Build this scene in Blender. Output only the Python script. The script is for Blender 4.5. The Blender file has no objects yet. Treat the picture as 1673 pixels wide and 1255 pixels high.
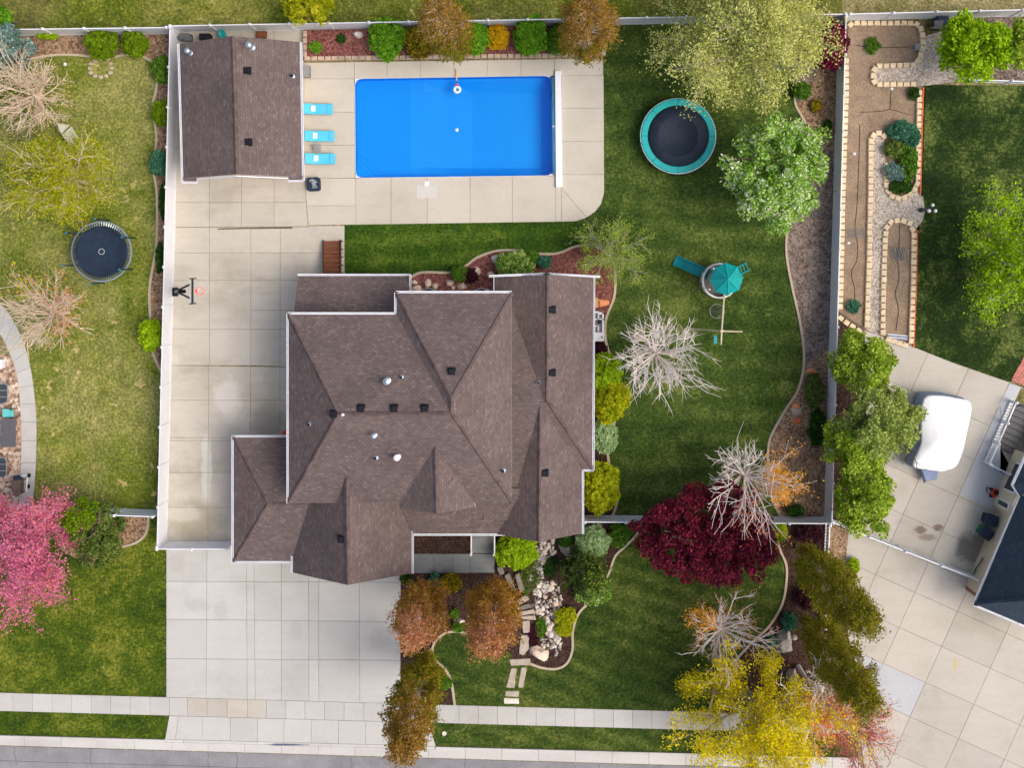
import bpy, math, random
import numpy as np
from mathutils import Vector, noise as mnoise

# ------------------------------------------------------------------ camera, sky, sun, exposure
SC = bpy.context.scene
COL = SC.collection
PXM, CAMH, NX, NY = 26.4, 70.0, 885.0, 433.0      # photo pixels per metre on the ground, drone height, point below the drone
cam_d = bpy.data.cameras.new('camera'); cam = bpy.data.objects.new('camera', cam_d); COL.objects.link(cam)
cam.location = (0, 0, CAMH); cam.rotation_euler = (0, 0, 0)
cam_d.sensor_width = 36; cam_d.lens = 36 * PXM * CAMH / 1673
cam_d.shift_x = -(NX - 836.5) / 1673; cam_d.shift_y = -(627.5 - NY) / 1673
cam_d.clip_start = 1; cam_d.clip_end = 2000
SC.camera = cam
SUN_EL, SUN_AZ = math.radians(54), math.radians(104)    # azimuth clockwise from north (+Y)
w = bpy.data.worlds.new('World'); SC.world = w; w.use_nodes = True
nt = w.node_tree; sky = nt.nodes.new('ShaderNodeTexSky'); sky.sky_type = 'NISHITA'; sky.sun_disc = False
sky.sun_elevation = SUN_EL; sky.sun_rotation = SUN_AZ; sky.air_density = 1.0; sky.dust_density = 6.0; sky.ozone_density = 0.6
nt.links.new(sky.outputs[0], nt.nodes['Background'].inputs[0]); nt.nodes['Background'].inputs[1].default_value = 0.15
sd = bpy.data.lights.new('sun', 'SUN'); sun = bpy.data.objects.new('sun', sd); COL.objects.link(sun)
sd.energy = 0.92; sd.angle = math.radians(38); sd.color = (1.0, 0.95, 0.88)
sv = Vector((math.sin(SUN_AZ) * math.cos(SUN_EL), math.cos(SUN_AZ) * math.cos(SUN_EL), math.sin(SUN_EL)))
sun.rotation_euler = sv.to_track_quat('Z', 'Y').to_euler(); sun.location = sv * 90
SC.view_settings.view_transform = 'Standard'; SC.view_settings.look = 'None'
SC.view_settings.exposure = 0.28; SC.view_settings.gamma = 1
SC.cycles.max_bounces = 4; SC.cycles.transparent_max_bounces = 8

RNG = np.random.default_rng(7); random.seed(7)

# ------------------------------------------------------------------ coordinates
def P(px, py, z=0.0):
    s = (1 - z / CAMH) / PXM
    return Vector(((px - NX) * s, -(py - NY) * s, z))
def PL(pts, z=0.0): return [P(a, b, z) for a, b in pts]
def M(px): return px / PXM

def smooth(pts, n=6, closed=False):
    pts = [Vector(p).to_3d() for p in pts]; out = []; N = len(pts)
    rng = range(N) if closed else range(N - 1)
    for i in rng:
        p1, p2 = pts[i], pts[(i + 1) % N]
        p0 = pts[(i - 1) % N] if closed or i > 0 else p1 * 2 - p2
        p3 = pts[(i + 2) % N] if closed or i + 2 < N else p2 * 2 - p1
        for k in range(n):
            t = k / n
            out.append(0.5 * ((2 * p1) + (p2 - p0) * t + (2 * p0 - 5 * p1 + 4 * p2 - p3) * t * t + (3 * p1 - p0 - 3 * p2 + p3) * t ** 3))
    if not closed: out.append(pts[-1])
    return out

# ------------------------------------------------------------------ materials
def s2l(c):
    return tuple((v / 255 / 12.92 if v / 255 <= 0.04045 else ((v / 255 + 0.055) / 1.055) ** 2.4) for v in c)
class NT:
    def __init__(s, name):
        s.m = bpy.data.materials.new(name); s.m.use_nodes = True; s.t = s.m.node_tree
        s.b = s.t.nodes['Principled BSDF']; s.b.inputs['Specular IOR Level'].default_value = 0.25
        s.geo = None
    def n(s, typ, **kw):
        nd = s.t.nodes.new('ShaderNode' + typ)
        for k, v in kw.items():
            if k in nd.inputs: nd.inputs[k].default_value = v
            else: setattr(nd, k, v)
        return nd
    def l(s, a, b): s.t.links.new(a, b)
    def pos(s):
        if s.geo is None: s.geo = s.n('NewGeometry')
        return s.geo.outputs['Position']
    def noise(s, scale, detail=3, rough=0.6, vec=None, dist=0.0):
        nd = s.n('TexNoise', Scale=scale, Detail=detail, Roughness=rough, Distortion=dist)
        s.l(vec or s.pos(), nd.inputs['Vector']); return nd.outputs['Fac']
    def ramp(s, fac, stops):
        nd = s.n('ValToRGB'); e = nd.color_ramp.elements
        while len(e) < len(stops): e.new(0.5)
        for i, (p, c) in enumerate(stops):
            e[i].position = p; e[i].color = (*c, 1)
        s.l(fac, nd.inputs[0]); return nd.outputs[0]
    def mix(s, fac, a, b, mode='MIX'):
        nd = s.n('MixRGB', blend_type=mode)
        for i, v in enumerate((fac, a, b)):
            if isinstance(v, (int, float)): nd.inputs[i].default_value = v
            elif isinstance(v, tuple): nd.inputs[i].default_value = (*v, 1)
            else: s.l(v, nd.inputs[i])
        return nd.outputs[0]
    def math(s, op, a, b=0.0):
        nd = s.n('Math', operation=op)
        for i, v in enumerate((a, b)):
            if isinstance(v, (int, float)): nd.inputs[i].default_value = v
            else: s.l(v, nd.inputs[i])
        return nd.outputs[0]
    def bump(s, h, strength=0.4, dist=0.02):
        nd = s.n('Bump', Strength=strength, Distance=dist); s.l(h, nd.inputs['Height']); s.l(nd.outputs[0], s.b.inputs['Normal'])
    def color(s, c, rough=0.8):
        if isinstance(c, tuple): s.b.inputs['Base Color'].default_value = (*c, 1)
        else: s.l(c, s.b.inputs['Base Color'])
        s.b.inputs['Roughness'].default_value = rough; return s.m

def simple(name, rgb, rough=0.6, var=0.12, scale=6.0, spec=0.25, metal=0.0):
    t = NT(name); c = s2l(rgb)
    f = t.noise(scale, 4)
    lo = tuple(v * (1 - var) for v in c); hi = tuple(min(1, v * (1 + var)) for v in c)
    col = t.ramp(f, [(0.3, lo), (0.7, hi)])
    t.b.inputs['Specular IOR Level'].default_value = spec; t.b.inputs['Metallic'].default_value = metal
    return t.color(col, rough)

def lawn_mat(name, dark, mid, light, dry=None, dry_amt=0.0, stripe=None, big=0.12, contrast=1.0, pale=None):
    t = NT(name); dark, mid, light = s2l(dark), s2l(mid), s2l(light)
    a = t.noise(big, 3, 0.6); b = t.noise(0.9, 5, 0.75, dist=0.4); c = t.noise(5.0, 3, 0.75)
    f = t.math('ADD', t.math('MULTIPLY', a, 0.5), t.math('ADD', t.math('MULTIPLY', b, 0.5), t.math('MULTIPLY', c, 0.45)))
    if stripe:
        ang, per, amt = stripe
        mp = t.n('Mapping'); mp.inputs['Rotation'].default_value = (0, 0, math.radians(ang)); t.l(t.pos(), mp.inputs[0])
        wv = t.n('TexWave', Scale=0.314 / per, Distortion=2.0, Detail=2.0); wv.inputs['Detail Scale'].default_value = 0.8
        t.l(mp.outputs[0], wv.inputs[0]); f = t.math('ADD', f, t.math('MULTIPLY', t.math('SUBTRACT', wv.outputs['Fac'], 0.5), amt))
    col = t.ramp(f, [(0.725 - 0.13 / contrast, dark), (0.725, mid), (0.725 + 0.14 / contrast, light)])
    if dry:
        d = t.noise(0.13, 4, 0.65, dist=0.3)
        col = t.mix(t.math('MULTIPLY', t.ramp(d, [(0.44, (0, 0, 0)), (0.64, (1, 1, 1))]), dry_amt), col, t.mix(t.ramp(b, [(0.35, (0, 0, 0)), (0.65, (1, 1, 1))]), tuple(v * 0.62 for v in s2l(dry)), s2l(dry)))
        sp = t.noise(1.3, 2, 0.55, dist=0.6); sp2 = t.noise(0.16, 2)
        spm = t.math('MULTIPLY', t.ramp(sp, [(0.62, (0, 0, 0)), (0.70, (1, 1, 1))]), t.ramp(sp2, [(0.46, (0, 0, 0)), (0.56, (1, 1, 1))]))
        col = t.mix(t.math('MULTIPLY', spm, min(1.0, dry_amt * 1.2)), col, s2l((196, 178, 120)))
    fine = t.noise(6.0, 4, 0.85)
    col = t.mix(1.0, col, t.ramp(fine, [(0.34, (0.4, 0.43, 0.36)), (0.5, (0.95, 0.95, 0.95)), (0.66, (1.8, 1.7, 1.65))]), 'MULTIPLY')
    t.bump(t.math('ADD', c, fine), 0.9, 0.06)
    return t.color(col, 0.9)

def mulch_mat(name, cols, scale=14.0, bumpd=0.05):
    t = NT(name); v = t.n('TexVoronoi', Scale=scale); t.l(t.pos(), v.inputs['Vector'])
    sep = t.n('SeparateColor'); t.l(v.outputs['Color'], sep.inputs[0])
    st = [(i / (len(cols) - 1) if len(cols) > 1 else 0, s2l(c)) for i, c in enumerate(cols)]
    col = t.ramp(sep.outputs[0], st)
    col = t.mix(0.6, col, t.ramp(t.noise(0.9, 5, 0.7), [(0.35, (0.6, 0.6, 0.6)), (0.68, (1.25, 1.22, 1.2))]), 'MULTIPLY')
    t.bump(v.outputs['Distance'], 0.7, bumpd)
    return t.color(col, 0.95)

def concrete_mat(name, rgb, stain=0.5, var=0.1, stain_col=(0.6, 0.57, 0.5), spots=()):
    t = NT(name); c = s2l(rgb)
    oi = t.n('ObjectInfo'); r = t.ramp(oi.outputs['Random'], [(0, tuple(v * (1 - var) for v in c)), (0.5, c), (1, tuple(min(1, v * (1 + var * 0.8)) for v in c))])
    a = t.noise(0.28, 5, 0.62, dist=0.1)
    col = t.mix(stain, r, t.ramp(a, [(0.28, stain_col), (0.5, (1, 1, 1)), (0.75, (1.1, 1.1, 1.08))]), 'MULTIPLY')
    mp = t.n('Mapping'); mp.inputs['Scale'].default_value = (0.5, 3.0, 1); t.l(t.pos(), mp.inputs[0])
    st = t.noise(0.7, 4, 0.7, vec=mp.outputs[0], dist=0.2)
    col = t.mix(stain * 0.45, col, t.ramp(st, [(0.35, (0.8, 0.79, 0.77)), (0.6, (1.06, 1.06, 1.05))]), 'MULTIPLY')
    col = t.mix(0.5, col, t.ramp(t.noise(9, 5, 0.75), [(0.3, (0.86, 0.86, 0.86)), (0.7, (1.1, 1.1, 1.1))]), 'MULTIPLY')
    for px, py, rx, ry, c2, amt, sc in spots:        # stains with a shape of their own: spilled oil, lime, rust
        mp = t.n('Mapping', vector_type='TEXTURE'); q = P(px, py); mp.inputs['Location'].default_value = (q.x, q.y, 0); mp.inputs['Scale'].default_value = (M(rx), M(ry), 1); t.l(t.pos(), mp.inputs[0])
        g = t.n('TexGradient', gradient_type='SPHERICAL'); t.l(mp.outputs[0], g.inputs[0])
        k = t.ramp(t.math('ADD', t.math('MULTIPLY', g.outputs['Fac'], 0.9), t.noise(sc, 4, 0.7)), [(0.62, (0, 0, 0)), (0.95, (1, 1, 1))])
        col = t.mix(t.math('MULTIPLY', t.math('MULTIPLY', k, t.ramp(g.outputs['Fac'], [(0.0, (0, 0, 0)), (0.15, (1, 1, 1))])), amt), col, s2l(c2))
    t.bump(t.noise(30, 3), 0.2, 0.005)
    return t.color(col, 0.85)

def shingle_mat(name, cols, w_=0.24, h_=0.145):
    t = NT(name); uv = t.n('UVMap').outputs[0]
    br = t.n('TexBrick', offset=0.5, offset_frequency=2, Scale=1.0)
    br.inputs['Mortar Size'].default_value = 0.012; br.inputs['Brick Width'].default_value = w_; br.inputs['Row Height'].default_value = h_
    br.inputs['Mortar Smooth'].default_value = 0.2; br.inputs['Bias'].default_value = 0.0
    br.inputs['Color1'].default_value = (0, 0, 0, 1); br.inputs['Color2'].default_value = (1, 1, 1, 1); br.inputs['Mortar'].default_value = (0.5, 0.5, 0.5, 1)
    t.l(uv, br.inputs['Vector'])
    f = t.math('ADD', t.math('MULTIPLY', br.outputs['Color'], 0.36), t.math('MULTIPLY', t.noise(4.0, 4, 0.85, vec=uv), 0.9))
    c = [s2l(x) for x in cols]
    col = t.ramp(f, [(0.12, c[0]), (0.45, c[1]), (0.75, c[2]), (1.0, c[3])])
    col = t.mix(t.math('MULTIPLY', br.outputs['Fac'], 0.4), col, tuple(v * 0.3 for v in c[0]))
    col = t.mix(0.55, col, t.ramp(t.noise(0.5, 5, 0.7), [(0.33, (0.7, 0.7, 0.73)), (0.66, (1.2, 1.19, 1.17))]), 'MULTIPLY')
    t.bump(t.math('SUBTRACT', 1.0, br.outputs['Fac']), 0.6, 0.02)
    return t.color(col, 0.92)

def leaf_mat(name, cols, trans=0.38):
    t = NT(name); at = t.n('Attribute', attribute_name='tint')
    st = [(i / (len(cols) - 1), tuple(min(0.9, v * 1.38) for v in s2l(c))) for i, c in enumerate(cols)]
    col = t.ramp(at.outputs['Fac'], st)
    t.color(col, 0.6); t.b.inputs['Specular IOR Level'].default_value = 0.2
    tr = t.n('BsdfTranslucent'); t.l(col, tr.inputs[0])
    mx = t.n('MixShader'); mx.inputs[0].default_value = trans
    out = t.t.nodes['Material Output']; t.l(t.b.outputs[0], mx.inputs[1]); t.l(tr.outputs[0], mx.inputs[2]); t.l(mx.outputs[0], out.inputs[0])
    return t.m

MAT = {}
def mk():
    m = MAT
    m['ground'] = lawn_mat('rough_grass', (86, 88, 40), (126, 122, 74), (164, 154, 110), dry=(176, 160, 122), dry_amt=0.6)
    m['lawn_top'] = lawn_mat('field_grass', (54, 70, 8), (92, 106, 20), (138, 140, 60), dry=(142, 130, 84), dry_amt=0.5)
    m['lawn_left'] = lawn_mat('pale_lawn', (74, 92, 16), (106, 118, 38), (148, 148, 76), dry=(172, 166, 112), dry_amt=0.55, contrast=0.85)
    m['lawn_main'] = lawn_mat('back_lawn', (34, 56, 12), (60, 82, 26), (104, 116, 54), stripe=(92, 1.6, 0.06), big=0.16, contrast=0.85)
    m['lawn_strip'] = lawn_mat('side_lawn', (28, 56, 2), (52, 82, 10), (92, 112, 34), stripe=(88, 1.3, 0.08), contrast=0.8)
    m['lawn_front'] = lawn_mat('front_lawn', (30, 50, 8), (58, 78, 20), (104, 112, 50), stripe=(-70, 1.1, 0.07), contrast=0.85)
    m['lawn_frontleft'] = lawn_mat('front_lawn_bright', (34, 58, 2), (70, 90, 8), (128, 130, 46), big=0.2, contrast=0.85)
    m['lawn_right'] = lawn_mat('dark_lawn', (16, 36, 4), (38, 60, 12), (102, 114, 56), big=0.3, contrast=0.95)
    m['soil'] = mulch_mat('bare_soil', [(136, 117, 98), (148, 129, 109), (160, 141, 120)], 16, 0.02)
    m['mulch_red'] = mulch_mat('red_mulch', [(88, 48, 44), (128, 78, 72), (156, 106, 98), (104, 62, 54)], 12)
    m['mulch_dark'] = mulch_mat('dark_bark', [(34, 24, 22), (64, 46, 40), (88, 66, 58), (46, 34, 30)], 13)
    m['mulch_grey'] = mulch_mat('grey_bark', [(88, 76, 70), (126, 112, 104), (150, 138, 130), (104, 88, 76)], 9)
    m['mulch_tan'] = mulch_mat('tan_bark', [(96, 72, 54), (146, 118, 94), (176, 150, 124), (120, 96, 76)], 9)
    m['gravel'] = mulch_mat('gravel', [(150, 138, 126), (186, 174, 162), (214, 206, 196), (160, 146, 130)], 11, 0.06)
    m['gravel_mix'] = mulch_mat('river_gravel', [(120, 96, 82), (190, 164, 140), (228, 214, 198), (150, 112, 92), (214, 190, 166)], 5.5, 0.1)
    m['deck'] = concrete_mat('deck_concrete', (196, 190, 178), 0.3, 0.04)
    m['drive'] = concrete_mat('side_concrete', (188, 182, 170), 0.6, 0.05, spots=((338, 765, 12, 80, (222, 220, 214), 0.5, 1.6), (372, 650, 30, 50, (214, 210, 202), 0.6, 0.8), (320, 850, 70, 50, (150, 142, 120), 0.6, 0.7), (300, 840, 40, 20, (206, 200, 188), 0.5, 1.4), (440, 690, 45, 35, (150, 146, 138), 0.7, 0.8), (390, 565, 60, 60, (206, 200, 190), 0.35, 0.6)))
    m['front'] = concrete_mat('front_concrete', (192, 191, 187), 0.3, 0.06, spots=((322, 988, 30, 16, (160, 158, 154), 0.25, 2.0), (362, 1000, 18, 24, (150, 150, 150), 0.22, 2.0), (484, 1030, 16, 22, (150, 150, 148), 0.18, 2.0), (490, 1090, 18, 9, (150, 150, 148), 0.18, 2.0), (290, 920, 18, 26, (170, 166, 154), 0.35, 2.0)))
    m['walk'] = concrete_mat('walk_concrete', (190, 189, 185), 0.35, 0.07)
    m['walk_tan'] = concrete_mat('walk_concrete_tan', (188, 182, 172), 0.35, 0.12)
    m['ndrive'] = concrete_mat('neighbour_concrete', (188, 183, 173), 0.45, 0.06, spots=((1503, 866, 14, 9, (104, 80, 58), 0.75, 7.0), (1532, 862, 12, 8, (104, 80, 58), 0.75, 7.0), (1514, 878, 20, 8, (120, 98, 76), 0.6, 8.0), (1590, 895, 40, 34, (110, 104, 94), 0.8, 1.6), (1560, 1085, 4, 14, (196, 176, 110), 0.8, 2.0)))
    m['newslab'] = concrete_mat('new_concrete', (184, 187, 191), 0.25, 0.03)
    m['wet'] = concrete_mat('grey_walk_concrete', (128, 132, 132), 1.0, 0.04, (0.45, 0.47, 0.5))
    m['curb'] = concrete_mat('kerb_concrete', (198, 196, 192), 0.35, 0.05, spots=((470, 1217, 45, 3, (70, 86, 120), 0.9, 1.0),))
    m['edging'] = concrete_mat('edging_concrete', (186, 172, 150), 0.6, 0.05)
    t = NT('asphalt'); c = t.ramp(t.noise(0.5, 6, 0.7), [(0.3, s2l((122, 122, 126))), (0.7, s2l((152, 152, 154)))])
    c = t.mix(0.7, c, t.ramp(t.noise(14, 4, 0.8), [(0.3, (0.7, 0.7, 0.7)), (0.7, (1.2, 1.2, 1.2))]), 'MULTIPLY'); m['asphalt'] = t.color(c, 0.9)
    m['roof'] = shingle_mat('brown_shingle', [(84, 73, 72), (102, 90, 88), (114, 101, 99), (140, 126, 122)])
    m['roof_blue'] = shingle_mat('slate_blue_shingle', [(46, 60, 76), (56, 71, 88), (64, 80, 96), (78, 94, 108)])
    m['cap'] = simple('cap_shingle', (96, 82, 81), 0.9, 0.35, 2.2)
    m['cap_blue'] = simple('cap_shingle_blue', (58, 72, 88), 0.9, 0.2, 3.0)
    m['crack'] = simple('crack_filler', (100, 100, 104), 0.9, 0.2)
    m['white'] = simple('white_vinyl', (226, 229, 235), 0.45, 0.05, 1.0)
    m['fascia'] = simple('fascia_paint', (226, 220, 214), 0.6, 0.08)
    m['stucco'] = simple('wall_stucco', (206, 192, 172), 0.9, 0.08, 3)
    m['brick_wall'] = simple('wall_brick', (150, 112, 96), 0.9, 0.2, 4)
    m['beige'] = simple('beige_siding', (206, 196, 174), 0.8, 0.06, 2)
    m['glass'] = simple('window_glass', (44, 52, 60), 0.1, 0.2, 2, 0.6)
    m['black'] = simple('black_plastic', (16, 22, 30), 0.5, 0.2)
    m['black_metal'] = simple('black_metal', (40, 44, 48), 0.4, 0.15, spec=0.5)
    m['steel'] = simple('galvanised_steel', (178, 190, 200), 0.3, 0.12, metal=0.7)
    m['grey'] = simple('grey_plastic', (140, 144, 146), 0.5, 0.12)
    m['dark_grey'] = simple('dark_grey', (92, 94, 98), 0.6, 0.12)
    m['teal'] = simple('teal_plastic', (10, 150, 150), 0.4, 0.14, 3, 0.4)
    m['teal_pad'] = simple('teal_pad', (20, 172, 170), 0.45, 0.1, 1.5, 0.4)
    m['slide'] = simple('slide_plastic', (8, 128, 134), 0.3, 0.15, 2, 0.5)
    m['jump'] = simple('jump_fabric', (40, 50, 64), 0.7, 0.2, 2.5)
    m['navy'] = simple('navy_fabric', (34, 50, 70), 0.7, 0.2, 3)
    m['aqua'] = simple('aqua_cushion', (84, 190, 226), 0.7, 0.06, 2)
    m['aqua_dark'] = simple('aqua_piping', (40, 120, 160), 0.7, 0.06)
    m['pillow'] = simple('pale_pillow', (214, 232, 236), 0.8, 0.08)
    m['tan'] = simple('tan_leather', (206, 166, 120), 0.7, 0.15)
    m['wood'] = simple('stair_wood', (120, 72, 46), 0.7, 0.22, 5)
    m['wood_dark'] = simple('stair_wood_dark', (76, 46, 34), 0.7, 0.2, 5)
    m['timber'] = simple('grey_timber', (104, 90, 78), 0.9, 0.25, 4)
    m['tan_block'] = simple('tan_block', (220, 200, 168), 0.95, 0.18, 3.0)
    m['edge_brick'] = simple('edge_brick', (186, 164, 146), 0.95, 0.25, 2.0)
    m['orange_brick'] = simple('orange_brick', (206, 112, 76), 0.9, 0.3, 5)
    m['red_paver'] = simple('red_paver', (196, 128, 116), 0.9, 0.22, 3)
    m['terra'] = simple('terracotta', (228, 146, 104), 0.85, 0.1)
    m['red'] = simple('red_plastic', (226, 70, 44), 0.5, 0.1)
    m['rim'] = simple('rim_orange', (250, 90, 74), 0.5, 0.05)
    m['net'] = simple('net_white', (240, 228, 220), 0.7, 0.05)
    m['clear'] = simple('acrylic_backboard', (196, 200, 196), 0.15, 0.05, 2, 0.6)
    m['tarp'] = simple('white_tarp', (238, 240, 244), 0.55, 0.03, 0.8)
    m['tarp_blue'] = simple('blue_grey_tarp', (130, 146, 176), 0.6, 0.15, 2)
    m['green_plastic'] = simple('green_plastic', (30, 110, 76), 0.5, 0.1)
    m['cushion_teal'] = simple('teal_cushion', (96, 184, 186), 0.7, 0.08)
    m['mesh_dark'] = simple('mesh_seat', (62, 70, 78), 0.7, 0.15)
    m['rope'] = simple('rope_cotton', (206, 206, 188), 0.9, 0.1)
    m['hose'] = simple('drip_hose', (54, 46, 42), 0.7, 0.1)
    m['swing_wood'] = simple('swing_beam', (196, 186, 160), 0.8, 0.12)
    m['tower_white'] = simple('tower_plastic', (214, 212, 206), 0.6, 0.08)
    m['tower_base'] = simple('tower_stone_plastic', (128, 126, 120), 0.8, 0.3, 4)
    m['magenta'] = simple('magenta_plastic', (214, 60, 110), 0.5)
    m['rock'] = simple('pale_rock', (216, 208, 198), 0.95, 0.3, 4)
    m['rock_pink'] = simple('pinkish_rock', (222, 200, 182), 0.95, 0.22, 2.5)
    m['rock_grey'] = simple('grey_rock', (164, 158, 152), 0.95, 0.28, 3)
    m['step_stone'] = simple('step_stone', (176, 164, 150), 0.95, 0.2, 2.5)
    m['step_stone_grey'] = simple('step_stone_grey', (126, 120, 114), 0.95, 0.2, 2.5)
    m['bark'] = simple('bark_brown', (112, 96, 84), 0.9, 0.2, 5)
    m['bark_pale'] = simple('bark_pale', (234, 224, 218), 0.85, 0.14, 5)
    m['bark_tan'] = simple('bark_tan', (218, 200, 180), 0.9, 0.18, 4)
    m['bark_grey'] = simple('bark_grey', (164, 154, 140), 0.9, 0.18, 4)
    m['bark_pinktan'] = simple('bark_pinktan', (206, 164, 146), 0.9, 0.2, 4)
    m['bark_pink'] = simple('bark_pinkish', (172, 128, 126), 0.9, 0.2, 4)
    t = NT('pool_liner'); c = t.ramp(t.noise(0.5, 3), [(0.3, s2l((0, 156, 238))), (0.7, s2l((0, 160, 241)))]); m['liner'] = t.color(c, 0.5)
    t = NT('pool_water'); tr = t.n('BsdfTransparent'); tr.inputs[0].default_value = (0.72, 0.93, 1.0, 1)
    gl = t.n('BsdfGlossy'); gl.inputs['Roughness'].default_value = 0.05
    bp = t.n('Bump', Strength=0.05, Distance=0.02); t.l(t.noise(3.0, 2), bp.inputs['Height']); t.l(bp.outputs[0], gl.inputs['Normal'])
    fr = t.n('Fresnel', IOR=1.33); mx = t.n('MixShader'); t.l(fr.outputs[0], mx.inputs[0]); t.l(tr.outputs[0], mx.inputs[1]); t.l(gl.outputs[0], mx.inputs[2])
    t.l(mx.outputs[0], t.t.nodes['Material Output'].inputs[0]); m['water'] = t.m
    t = NT('net_mesh'); tr = t.n('BsdfTransparent'); t.color(s2l((30, 36, 44)), 0.8); mx = t.n('MixShader'); mx.inputs[0].default_value = 0.25
    t.l(tr.outputs[0], mx.inputs[1]); t.l(t.b.outputs[0], mx.inputs[2]); t.l(mx.outputs[0], t.t.nodes['Material Output'].inputs[0]); m['netting'] = t.m
    t = NT('roller_cover'); mp = t.n('Mapping'); mp.inputs['Scale'].default_value = (8, 0.4, 1); t.l(t.pos(), mp.inputs[0])
    c = t.ramp(t.noise(3, 3, vec=mp.outputs[0]), [(0.3, s2l((20, 70, 110))), (0.7, s2l((70, 140, 190)))]); m['roller'] = t.color(c, 0.5)
    L = dict(
        conifer=[(22, 44, 10), (44, 70, 18), (76, 100, 34)], lime=[(96, 128, 8), (140, 172, 16), (176, 200, 40)], bright=[(66, 112, 14), (100, 152, 26), (142, 184, 56)],
        yellowgreen=[(110, 124, 8), (156, 164, 14), (190, 192, 36)], sage=[(112, 140, 92), (150, 176, 122), (188, 206, 160)],
        deep=[(22, 52, 14), (44, 82, 22), (74, 112, 36)], mid=[(46, 84, 16), (78, 118, 28), (118, 152, 52)],
        globe=[(70, 98, 4), (100, 130, 10), (136, 160, 28)], orange=[(196, 120, 16), (226, 156, 20), (240, 184, 50)],
        darkyellow=[(40, 62, 14), (80, 92, 20), (170, 146, 30), (196, 160, 30)], pear=[(70, 112, 16), (110, 154, 40), (172, 200, 104), (228, 232, 204)],
        willow=[(124, 134, 52), (166, 172, 88), (196, 198, 120), (214, 212, 148)], wisp=[(96, 120, 30), (134, 158, 48), (164, 184, 76)],
        maple=[(54, 12, 28), (82, 20, 40), (106, 28, 50), (144, 42, 58)], column=[(88, 84, 12), (126, 104, 26), (150, 108, 46), (180, 148, 110)],
        columngold=[(90, 90, 16), (134, 110, 26), (160, 108, 44), (172, 132, 92)],
        columnred=[(120, 100, 40), (164, 108, 62), (180, 126, 94), (198, 172, 154)],
        columngreen=[(66, 78, 4), (100, 106, 12), (130, 122, 24), (152, 114, 38)],
        yellow=[(146, 140, 4), (190, 178, 6), (220, 200, 14), (226, 174, 16)],
        neighbour=[(90, 118, 20), (134, 158, 42), (170, 188, 76)], neighbourpale=[(110, 126, 54), (144, 158, 80), (174, 186, 106)],
        vivid=[(92, 128, 2), (132, 168, 8), (172, 200, 36)], redbud=[(150, 62, 122), (196, 96, 142), (222, 132, 158), (206, 120, 110)],
        redbudtip=[(196, 96, 96), (214, 130, 110), (200, 110, 130)],
        spruce=[(70, 98, 92), (104, 134, 128), (146, 170, 164)], olive=[(56, 78, 26), (92, 112, 44), (128, 142, 72)],
        magenta=[(66, 20, 30), (96, 30, 46), (150, 20, 90), (60, 70, 24)], bluegreen=[(34, 84, 62), (64, 120, 92), (100, 146, 120)],
        flower=[(64, 100, 24), (96, 136, 40), (132, 164, 70), (222, 216, 150)], purple=[(40, 18, 28), (62, 26, 38), (90, 40, 52)],
        leafleft=[(116, 128, 4), (154, 160, 16), (188, 180, 44)], orangeleaf=[(206, 120, 30), (214, 150, 30), (200, 164, 30)],
        tan=[(196, 160, 116), (216, 184, 140), (226, 200, 160)], budorange=[(196, 104, 60), (214, 128, 80), (200, 90, 50)],
        pinkbud=[(172, 78, 62), (196, 104, 82), (206, 136, 120)], forsythia=[(206, 150, 10), (232, 176, 20), (150, 140, 20)])
    for k, v in L.items(): m['leaf_' + k] = leaf_mat('leaf_' + k, v)
mk()

# ------------------------------------------------------------------ object helpers
WL = {}
def tag(o, label=None, cat=None, group=None, kind=None):
    if label: o['label'] = label
    if cat: o['category'] = cat
    if group: o['group'] = group
    if kind: o['kind'] = kind
    return o
def thing(name, label, cat, loc, group=None):
    o = bpy.data.objects.new(name, None); COL.objects.link(o); o.location = loc; o.empty_display_size = 0.2
    WL[o.name] = Vector(loc); return tag(o, label, cat, group)
def setting(name, loc=(0, 0, 0)):
    o = bpy.data.objects.new(name, None); COL.objects.link(o); o.location = loc; WL[o.name] = Vector(loc)
    return tag(o, kind='structure')
def link(name, me, parent=None, loc=None, rotz=0.0, scale=None):
    o = bpy.data.objects.new(name, me); COL.objects.link(o)
    wl = Vector(loc) if loc is not None else (WL[parent.name] if parent else Vector((0, 0, 0)))
    if parent: o.parent = parent; o.location = wl - WL[parent.name]
    else: o.location = wl
    if rotz: o.rotation_euler = (0, 0, rotz)
    if scale: o.scale = scale
    WL[o.name] = wl.copy(); return o

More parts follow.
